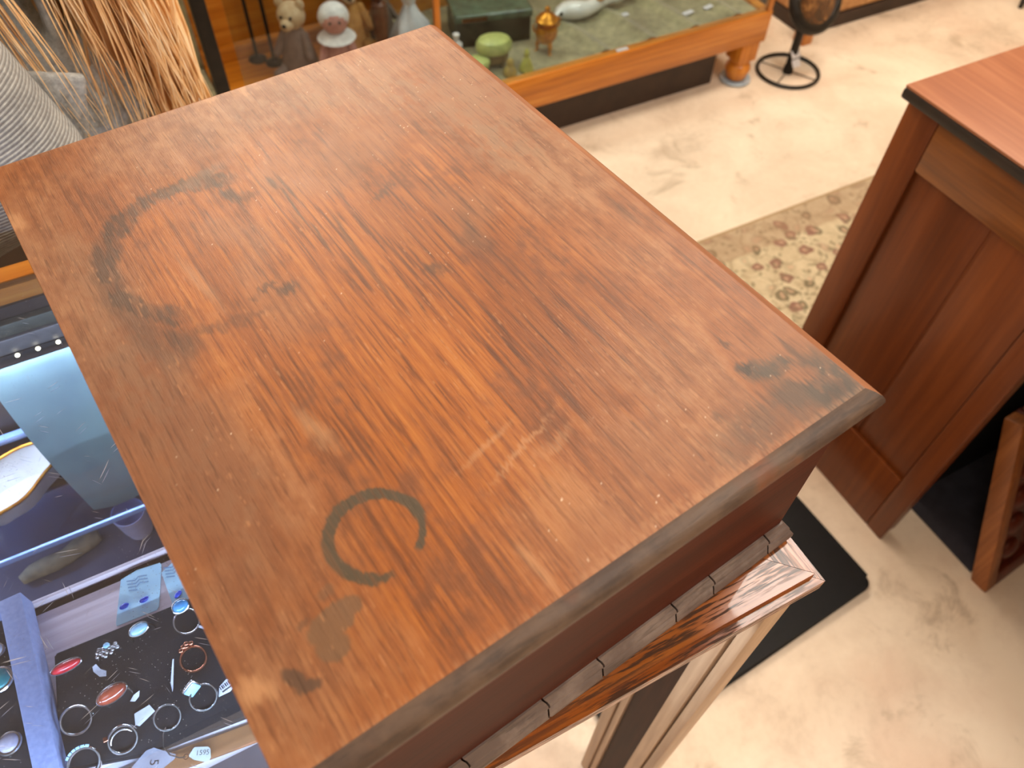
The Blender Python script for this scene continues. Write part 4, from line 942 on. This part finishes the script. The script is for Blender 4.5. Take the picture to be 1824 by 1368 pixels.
lathe_thing('stone_figurine', 'tall yellow green stone figurine left of the gilt urn', 'figurine', 0.966, 1.702, [('body', [(0.018, 0), (0.020, 0.005), (0.016, 0.018), (0.009, 0.034), (0.006, 0.040)], 'olive'), ('head', [(0.003, 0.039), (0.007, 0.044), (0.007, 0.052), (0.004, 0.060), (0.001, 0.063)], 'olive')], 'small stone figurines')
t = lathe_thing('gilt_urn', 'gilt brass three legged urn with knobbed lid', 'urn', 1.060, 1.765, [('bowl', [(0.010, 0.026), (0.020, 0.030), (0.029, 0.045), (0.031, 0.062), (0.026, 0.074)], 'brass'), ('collar', [(0.022, 0.074), (0.024, 0.080), (0.030, 0.086), (0.031, 0.092), (0.026, 0.096)], 'brass'), ('lid', [(0.026, 0.096), (0.022, 0.102), (0.010, 0.107), (0.005, 0.112), (0.008, 0.118), (0.006, 0.124), (0.001, 0.126)], 'brass')])
for a in (-90, 30, 150):
    b = NB(); ca, sa = math.cos(math.radians(a)), math.sin(math.radians(a)); tube(b, [(0.017*ca, 0.017*sa, 0.040), (0.024*ca, 0.024*sa, 0.020), (0.022*ca, 0.022*sa, 0.006), (0.026*ca, 0.026*sa, 0.0)], [0.008, 0.006, 0.004, 0.006], 10); obj('leg', b, M['brass'], t)
for s in (-1, 1):
    b = NB(); tube(b, [(s*0.030, 0, 0.060), (s*0.040, 0, 0.070), (s*0.042, 0, 0.082), (s*0.032, 0, 0.090)], 0.003, 8); obj('handle', b, M['brass'], t)
t = thing('porcelain_fish', 'long white porcelain fish with orange patch and dark tail', 'figurine', (1.28, 1.885, SZ), math.radians(6))
b = NB(); pts = [(-0.13+0.02*k, 0.012*math.sin(k*0.9), 0.028) for k in range(14)]
tube(b, pts, [0.006, 0.017, 0.024, 0.027, 0.026, 0.022, 0.021, 0.024, 0.026, 0.024, 0.019, 0.014, 0.009, 0.005], 16); obj('body', b, M['porcelain'], t)
b = NB(); ell(b, (0.02, -0.012, 0.046), (0.018, 0.012, 0.008)); obj('patch', b, M['gold_plush'], t)
b = NB(); prism(b, [(0.125, 0.0), (0.165, 0.028), (0.155, 0.0), (0.160, -0.024)], 0.024, 0.032); obj('tail', b, M['iron'], t)
b = NB(); ell(b, (-0.118, -0.012, 0.036), (0.006, 0.004, 0.006), None, 10, 8); obj('eye', b, M['eye'], t)
lathe_thing('glass_bottle', 'small frosted bottle beside the dark green box', 'bottle', 0.825, 1.84, [('body', [(0.014, 0), (0.016, 0.003), (0.016, 0.040), (0.008, 0.048)], 'white_cloth'), ('neck', [(0.007, 0.048), (0.007, 0.060), (0.009, 0.062), (0.009, 0.068)], 'white_cloth')])
lathe_thing('pink_jar', 'small pale pink jar at the edge of the chest', 'jar', 0.808, 1.790, [('body', [(0.016, 0), (0.022, 0.006), (0.023, 0.022), (0.014, 0.032)], 'pink')])
for x, y, rz, lab in ((1.540, 1.760, 10, 'white paper tag lying on the velvet, left of a pair'), (1.616, 1.762, 14, 'white paper tag lying on the velvet, right of a pair'), (1.366, 1.832, 0, 'tiny white tag by the porcelain fish tail')):
    w = 0.019 if x > 1.4 else 0.010
    b = NB(); box(b, (-w, -0.008, 0), (w, 0.008, 0.0008)); o = obj('paper_tag', b, M['paper']); o.location = (x, y, 0.2285); o.rotation_euler = (0, 0, math.radians(rz)); tag(o, lab, 'tag', 'paper tags in the velvet bay')
b = NB(); box(b, (-0.018, -0.006, 0), (0.018, 0.006, 0.0008)); o = obj('paper_tag', b, M['paper']); o.location = (1.250, 1.668, 0.2322); tag(o, 'white paper tag on the front rail of the low showcase', 'tag', 'paper tags in the velvet bay')

# black ring-based stand with a round brown disc
t = thing('ring_stand', 'black stand with spoked ring base and round brown disc', 'stand', (1.910, 1.650, 0))
b = NB(); tube(b, [(0.098*math.cos(k*PI/24), 0.098*math.sin(k*PI/24), 0.006) for k in range(48)], 0.006, 10, True); base = obj('ring_base', b, M['iron'], t)
for k in range(4):
    b = NB(); a = k*PI/2+0.5; tube(b, [(0, 0, 0.006), (0.095*math.cos(a), 0.095*math.sin(a), 0.006)], 0.0016, 8); obj('spoke', b, M['iron'], base)
b = NB(); lathe(b, [(0.016, 0), (0.016, 0.02), (0.013, 0.03), (0.013, 0.13), (0.017, 0.145)], 16); obj('post', b, M['iron'], t)
Md = Matrix.Rotation(math.radians(-58), 3, 'Y') @ Matrix.Rotation(math.radians(20), 3, 'X')
Md = Matrix.Rotation(math.radians(62), 3, 'X')
b = NB(); lathe(b, [(0.004, -0.012), (0.070, -0.010), (0.080, 0.0), (0.070, 0.012), (0.03, 0.018), (0.004, 0.019)], 36, (0.022, 0.0, 0.232), Md); dd = obj('disc', b, M['disc'], t)
b = NB(); tube(b, [Vector((0.022, 0, 0.232))+Md @ Vector((0.082*math.cos(k*PI/20), 0.082*math.sin(k*PI/20), 0.0)) for k in range(40)], 0.018, 10, True); obj('rim', b, M['iron'], dd)
b = NB(); Mt = Matrix.Translation((0, -0.016, 0.056)) @ Matrix.Rotation(math.radians(-38), 4, 'X'); box(b, (-0.017, -0.003, -0.026), (0.014, 0.001, -0.002), 0.001, 2, Mt); box(b, (-0.015, -0.004, 0.001), (0.018, 0.0005, 0.026), 0.001, 2, Mt); tagp = obj('price_tag', b, M['paper'], t); tagp['label'] = 'folded white tag'

# far right upholstered unit on a dark plinth
t = thing('upholstered_bench', 'tan woven bench on a dark plinth at the back right', 'bench', (2.10, 1.80, 0))
b = NB(); box(b, (0.0, 0.0, 0.0), (1.9, 0.5, 0.046), 0.003); obj('underboard', b, M['underboard'], t)
b = NB(); box(b, (0.0, 0.004, 0.047), (1.9, 0.5, 0.12), 0.012, 3); obj('front_band', b, M['rattan'], t)
b = NB(); box(b, (0.0, -0.006, 0.121), (1.9, 0.5, 0.22), 0.03, 4); obj('cushion', b, M['rattan'], t)
b = NB(); box(b, (-0.045, -0.05, 0.0), (-0.002, 0.0, 0.3), 0.004); obj('corner_post', b, M['honey_z'], t)
# black cast foot at the far right edge of view
t = thing('iron_stand', 'black iron tripod foot at the far back right', 'stand', (3.03, 1.655, 0))
for k in range(3):
    b = NB(); a = math.radians(210+120*k); ca, sa = math.cos(a), math.sin(a); tube(b, [(0.0, 0.0, 0.12), (0.04*ca, 0.04*sa, 0.07), (0.075*ca, 0.075*sa, 0.02), (0.10*ca, 0.10*sa, 0.008)], [0.012, 0.012, 0.010, 0.008], 10); obj('foot', b, M['iron'], t)
b = NB(); tube(b, [(0, 0, 0.10), (0, 0, 1.1)], 0.012, 12); obj('pole', b, M['iron'], t)

# ------------------------------------------------------------------ the person behind the showcase, facing left
pr = thing('person', 'person in grey washed jacket with long strawberry blond hair, leaning beyond the showcase', 'person', (-0.10, 0.945, 0))
VOX = [('REMESH', dict(mode='VOXEL', voxel_size=0.007, use_smooth_shade=True)), ('SMOOTH', dict(factor=0.5, iterations=6))]
b = NB()
hip = Vector((0.02, 0, 0.84)); chest_ = Vector((-0.075, 0, 1.18)); neck = Vector((-0.125, 0, 1.38)); head = Vector((-0.185, 0, 1.52))
ell(b, hip, (0.095, 0.15, 0.11)); cap(b, hip, chest_, 0.082, 0.10); ell(b, chest_, (0.10, 0.155, 0.15))
cap(b, chest_+Vector((0, 0, 0.1)), neck+Vector((-0.01, 0, 0.03)), 0.06, 0.05)
ell(b, head, (0.098, 0.075, 0.118)); ell(b, head+Vector((-0.055, 0, -0.06)), (0.045, 0.052, 0.05))
cap(b, head+Vector((-0.095, 0, 0.005)), head+Vector((-0.112, 0, -0.028)), 0.010, 0.016)       # nose
for s in (-1, 1):
    ell(b, head+Vector((0.0, s*0.074, -0.01)), (0.022, 0.010, 0.032))                        # ears
    cap(b, (0.02, s*0.09, 0.82), (0.0, s*0.10, 0.46), 0.085, 0.055); cap(b, (0.0, s*0.10, 0.46), (0.03, s*0.10, 0.09), 0.055, 0.038)
    cap(b, (0.035, s*0.10, 0.045), (-0.12, s*0.115, 0.030), 0.040, 0.030)
sh = {}
for s in (-1, 1):
    S = Vector((-0.12, s*0.18, 1.27)); E = Vector((-0.012, s*0.225, 0.950)); W = Vector((-0.225, s*0.205, 0.848)); sh[s] = (S, E, W)
    cap(b, chest_+Vector((-0.02, s*0.08, 0.09)), S, 0.07, 0.055); cap(b, S, E, 0.050, 0.040); cap(b, E, W, 0.040, 0.027)
    d = (W-E).normalized(); P0 = W+d*0.045
    ell(b, P0, (0.042, 0.018, 0.034))
    for k in range(4):
        base_ = P0+d*0.034+Vector((0, 0, 0.024-0.016*k)); L = (0.033, 0.038, 0.036, 0.028)[k]
        mid = base_+d*L+Vector((0, -s*0.006, -0.004)); tip = mid+d*L*0.55+Vector((0, -s*0.016, -0.012))
        cap(b, base_, mid, 0.0088, 0.008, 10); cap(b, mid, tip, 0.008, 0.0065, 10)
    th0 = P0+Vector((0, -s*0.012, 0.026))-d*0.02; th1 = th0+d*0.028+Vector((0, -s*0.016, 0.016)); cap(b, th0, th1, 0.011, 0.009, 10); cap(b, th1, th1+d*0.024, 0.009, 0.007, 10)
modified('body', b, M['skin'], pr, VOX)
hd = head
for s in (-1, 1):
    b = NB(); ell(b, hd+Vector((-0.088, s*0.030, 0.002)), (0.008, 0.012, 0.007)); obj('eye', b, M['eye'], pr)
b = NB(); ell(b, hd+Vector((-0.098, 0, -0.062)), (0.006, 0.022, 0.007)); obj('mouth', b, M['lips'], pr)
b = NB()
cap(b, (0.02, 0, 0.92), chest_+Vector((0.01, 0, 0)), 0.125, 0.13); ell(b, (0.01, 0, 0.92), (0.155, 0.195, 0.13)); ell(b, chest_, (0.135, 0.195, 0.17))
for s in (-1, 1): cap(b, chest_+Vector((-0.02, s*0.08, 0.10)), sh[s][0], 0.085, 0.075)
cap(b, neck-Vector((0, 0, 0.09)), neck-Vector((0, 0, 0.045)), 0.075, 0.062)
# folds
for k in range(16):
    z = random.uniform(0.86, 1.2); a = random.uniform(-2.4, -0.6)
    p = Vector((0.02-0.095*(z-0.84)/0.34+0.135*math.cos(a), 0.18*math.sin(a), z)); cap(b, p, p+Vector((random.uniform(-0.05, 0.05), 0, random.uniform(0.06, 0.12))), 0.010, 0.006, 8)
jk = modified('jacket', b, M['denim'], pr, VOX)
for s in (-1, 1):
    S, E, W = sh[s]
    b = NB(); cap(b, S, E, 0.074, 0.060); cap(b, E, E+(W-E)*0.86, 0.060, 0.046)
    for k in range(7):
        p = E+(S-E)*(0.05+0.05*k); tube(b, [p+Vector((0.058*math.cos(a*PI/6), 0.058*math.sin(a*PI/6), 0.012*math.sin(a))) for a in range(12)], 0.006, 8, True)
    modified('sleeve', b, M['denim_rib'], jk, VOX)['label'] = 'ribbed grey sleeve'
b = NB(); box(b, (-0.030, -0.004, -0.038), (0.030, 0.006, 0.038), 0.006, 3, Matrix.Translation((0.030, -0.203, 0.975)) @ Matrix.Rotation(math.radians(18), 4, 'Y')); obj('pocket_flap', b, M['denim'], jk)
b = NB(); tube(b, [(0.15*math.cos(a*PI/24)*1.0+0.02, 0.196*math.sin(a*PI/24), 0.855) for a in range(48)], 0.010, 10, True, 2.2, (0, 0, 1)); obj('waistband', b, M['denim'], jk)
b = NB(); ell(b, (0.02, 0, 0.80), (0.125, 0.172, 0.10))
for s in (-1, 1): cap(b, (0.02, s*0.09, 0.80), (0.0, s*0.10, 0.46), 0.095, 0.068); cap(b, (0.0, s*0.10, 0.46), (0.03, s*0.10, 0.10), 0.068, 0.055)
modified('trousers', b, M['trouser'], pr, VOX)
for s in (-1, 1):
    b = NB(); cap(b, (0.045, s*0.10, 0.048), (-0.125, s*0.115, 0.036), 0.048, 0.036); o = modified('shoe', b, M['iron'], pr, VOX)
# hair: a scalp cap, a thick fall down the back and many loose locks
b = NB(); ell(b, hd+Vector((0.018, 0, 0.018)), (0.098, 0.086, 0.118)); ell(b, hd+Vector((0.06, 0, -0.08)), (0.06, 0.075, 0.09)); obj('hair_cap', b, M['hair'], pr)
b = NB()
def lock(root, tip, r, bow=0.0, wig=0.01, n=14, seg=6, flat=0.5):
    root = Vector(root); tip = Vector(tip); ph = random.uniform(0, 6.28); pts = []; rad = []
    for k in range(n+1):
        u = k/n
        p = root.lerp(tip, u); p.x += bow*math.sin(PI*u)+wig*math.sin(u*7+ph)*u; p.y += wig*math.cos(u*6+ph*1.7)*u
        pts.append(p); rad.append(r*(0.5+0.9*math.sin(PI*min(1, u*0.8+0.15)))*(1-0.75*u**4))
    tube(b, pts, rad, seg, False, flat)
for k in range(480):
    a = random.uniform(-1.0, 1.0)
    root = hd+Vector((random.uniform(0.05, 0.10), a*0.075, random.uniform(-0.10, 0.07)))
    ez = random.uniform(0.80, 0.93); ey = a*0.085-0.062+random.uniform(-0.02, 0.02)
    ex = 0.085+random.uniform(-0.03, 0.085)
    lock(root, (ex, ey, ez), random.uniform(0.005, 0.010), random.uniform(0.055, 0.10), 0.010)
n = 26; rows = []
for k in range(15):
    u = k/14; c_ = Vector((hd.x+0.055+0.085*math.sin(PI*u)+(0.115-hd.x-0.055)*u, -0.062*u, hd.z-0.02+(0.875-hd.z+0.02)*u))
    rx, ry = 0.045+0.022*math.sin(PI*min(1, u*1.1)), 0.075+0.012*math.sin(PI*u)
    rows.append([b.verts.new(c_+Vector((rx*(1+0.12*math.sin(5*a*2*PI/n+u*5))*math.cos(a*2*PI/n), ry*(1+0.10*math.sin(7*a*2*PI/n-u*4))*math.sin(a*2*PI/n), 0))) for a in range(n)])
for r0, r1 in zip(rows, rows[1:]):
    for k in range(n): b.faces.new((r0[k], r0[(k+1) % n], r1[(k+1) % n], r1[k]))
b.faces.new(rows[0][::-1]); b.faces.new(rows[-1])
hf = obj('hair', b, M['hair'], pr)
b = NB()
for k in range(70):
    root = hd+Vector((random.uniform(0.05, 0.09), -0.07, random.uniform(-0.05, 0.03)))
    lock(root, (random.uniform(0.06, 0.17), random.uniform(-0.215, -0.15), random.uniform(0.82, 0.96)), random.uniform(0.0012, 0.0030), random.uniform(0.06, 0.09), 0.012, 16, 5)
for k in range(26):
    root = hd+Vector((0.03, -0.075, -0.03))
    q = k % 2
    lock(root, ((0.034 if q else 0.062)+random.uniform(-0.010, 0.010), -0.214+random.uniform(-0.006, 0.008), 0.93+random.uniform(-0.03, 0.04)), random.uniform(0.0012, 0.0024), 0.03, 0.006, 16, 5)
obj('loose_locks', b, M['hair'], hf)

# ------------------------------------------------------------------ lights
def lamp(x, y, w, h, power, color, lab, z=ZC):
    t = thing('ceiling_light', lab, 'ceiling light', (x, y, z), 0, 'ceiling lights')
    b = NB(); box(b, (-w/2-0.02, -h/2-0.02, -0.03), (w/2+0.02, h/2+0.02, 0.0), 0.004); obj('housing', b, M['alu'], t)
    b = NB(); box(b, (-w/2, -h/2, -0.034), (w/2, h/2, -0.030)); obj('diffuser', b, M['lamp'], t)
    L = bpy.data.lights.new('ceiling_lamp', 'AREA'); L.shape = 'RECTANGLE'; L.size = w; L.size_y = h; L.energy = power; L.color = color
    o = bpy.data.objects.new('ceiling_lamp', L); C.objects.link(o); o.location = (0, 0, -0.04); o.parent = t
WARM = (1.0, 0.88, 0.72); NEUT = (1.0, 0.94, 0.86)
lamp(1.14, 0.46, 0.34, 0.24, 9, NEUT, 'ceiling light above the desk')
lamp(0.45, 2.75, 1.7, 0.9, 60, (1.0, 0.90, 0.76), 'ceiling light above the low showcase')
lamp(1.75, 1.4, 1.0, 0.6, 36, WARM, 'ceiling light above the open floor')
lamp(-1.2, 2.6, 0.9, 0.6, 12, NEUT, 'ceiling light behind the person')
lamp(-1.2, -0.6, 1.2, 0.6, 13, NEUT, 'ceiling light behind the viewer on the left')
lamp(1.5, -1.4, 1.2, 0.6, 44, NEUT, 'ceiling light behind the viewer on the right')
def strip(x0, x1, y, z, power, rx):
    L = bpy.data.lights.new('case_light', 'AREA'); L.shape = 'RECTANGLE'; L.size = x1-x0; L.size_y = 0.006; L.energy = power; L.color = (0.78, 0.88, 1.0)
    o = bpy.data.objects.new('case_light', L); C.objects.link(o); o.location = ((x0+x1)/2, y, z); o.rotation_euler = (math.radians(rx), 0, 0); o.parent = sc
strip(CX0+0.06, 0.24, 0.588, 0.849, 5.5, -40)
strip(CX0+0.06, 0.24, 0.128, ZT-RH-0.003, 7.5, 45)  # unseen strip added under the front rail to light the tray
w = bpy.data.worlds.new('World'); bpy.context.scene.world = w; w.use_nodes = True
w.node_tree.nodes['Background'].inputs[0].default_value = (0.9, 0.8, 0.7, 1); w.node_tree.nodes['Background'].inputs[1].default_value = 0.1

# ------------------------------------------------------------------ camera
cam = bpy.data.cameras.new('camera'); co = bpy.data.objects.new('camera', cam); C.objects.link(co)
R = ((0.8848419415269587, -0.3595705161419028, 0.29624952731818466), (-0.4654340272946074, -0.7104095468561511, 0.5279104488186994), (0.0206374599000172, -0.6050019169326, -0.79595651))
m = Matrix(((R[0][0], -R[0][1], -R[0][2], 0), (R[1][0], -R[1][1], -R[1][2], 0), (R[2][0], -R[2][1], -R[2][2], 1.40), (0, 0, 0, 1)))
co.matrix_world = m
cam.sensor_width = 36; cam.lens = 1400*36/1824; cam.clip_start = 0.02
cam.dof.use_dof = True; cam.dof.focus_distance = 0.50; cam.dof.aperture_fstop = 9.0
s = bpy.context.scene; s.camera = co
s.view_settings.view_transform = 'Standard'; s.view_settings.look = 'None'; s.view_settings.gamma = 1; s.view_settings.use_curve_mapping = False
s.view_settings.exposure = 0.0
s.cycles.max_bounces = 8; s.cycles.transparent_max_bounces = 12
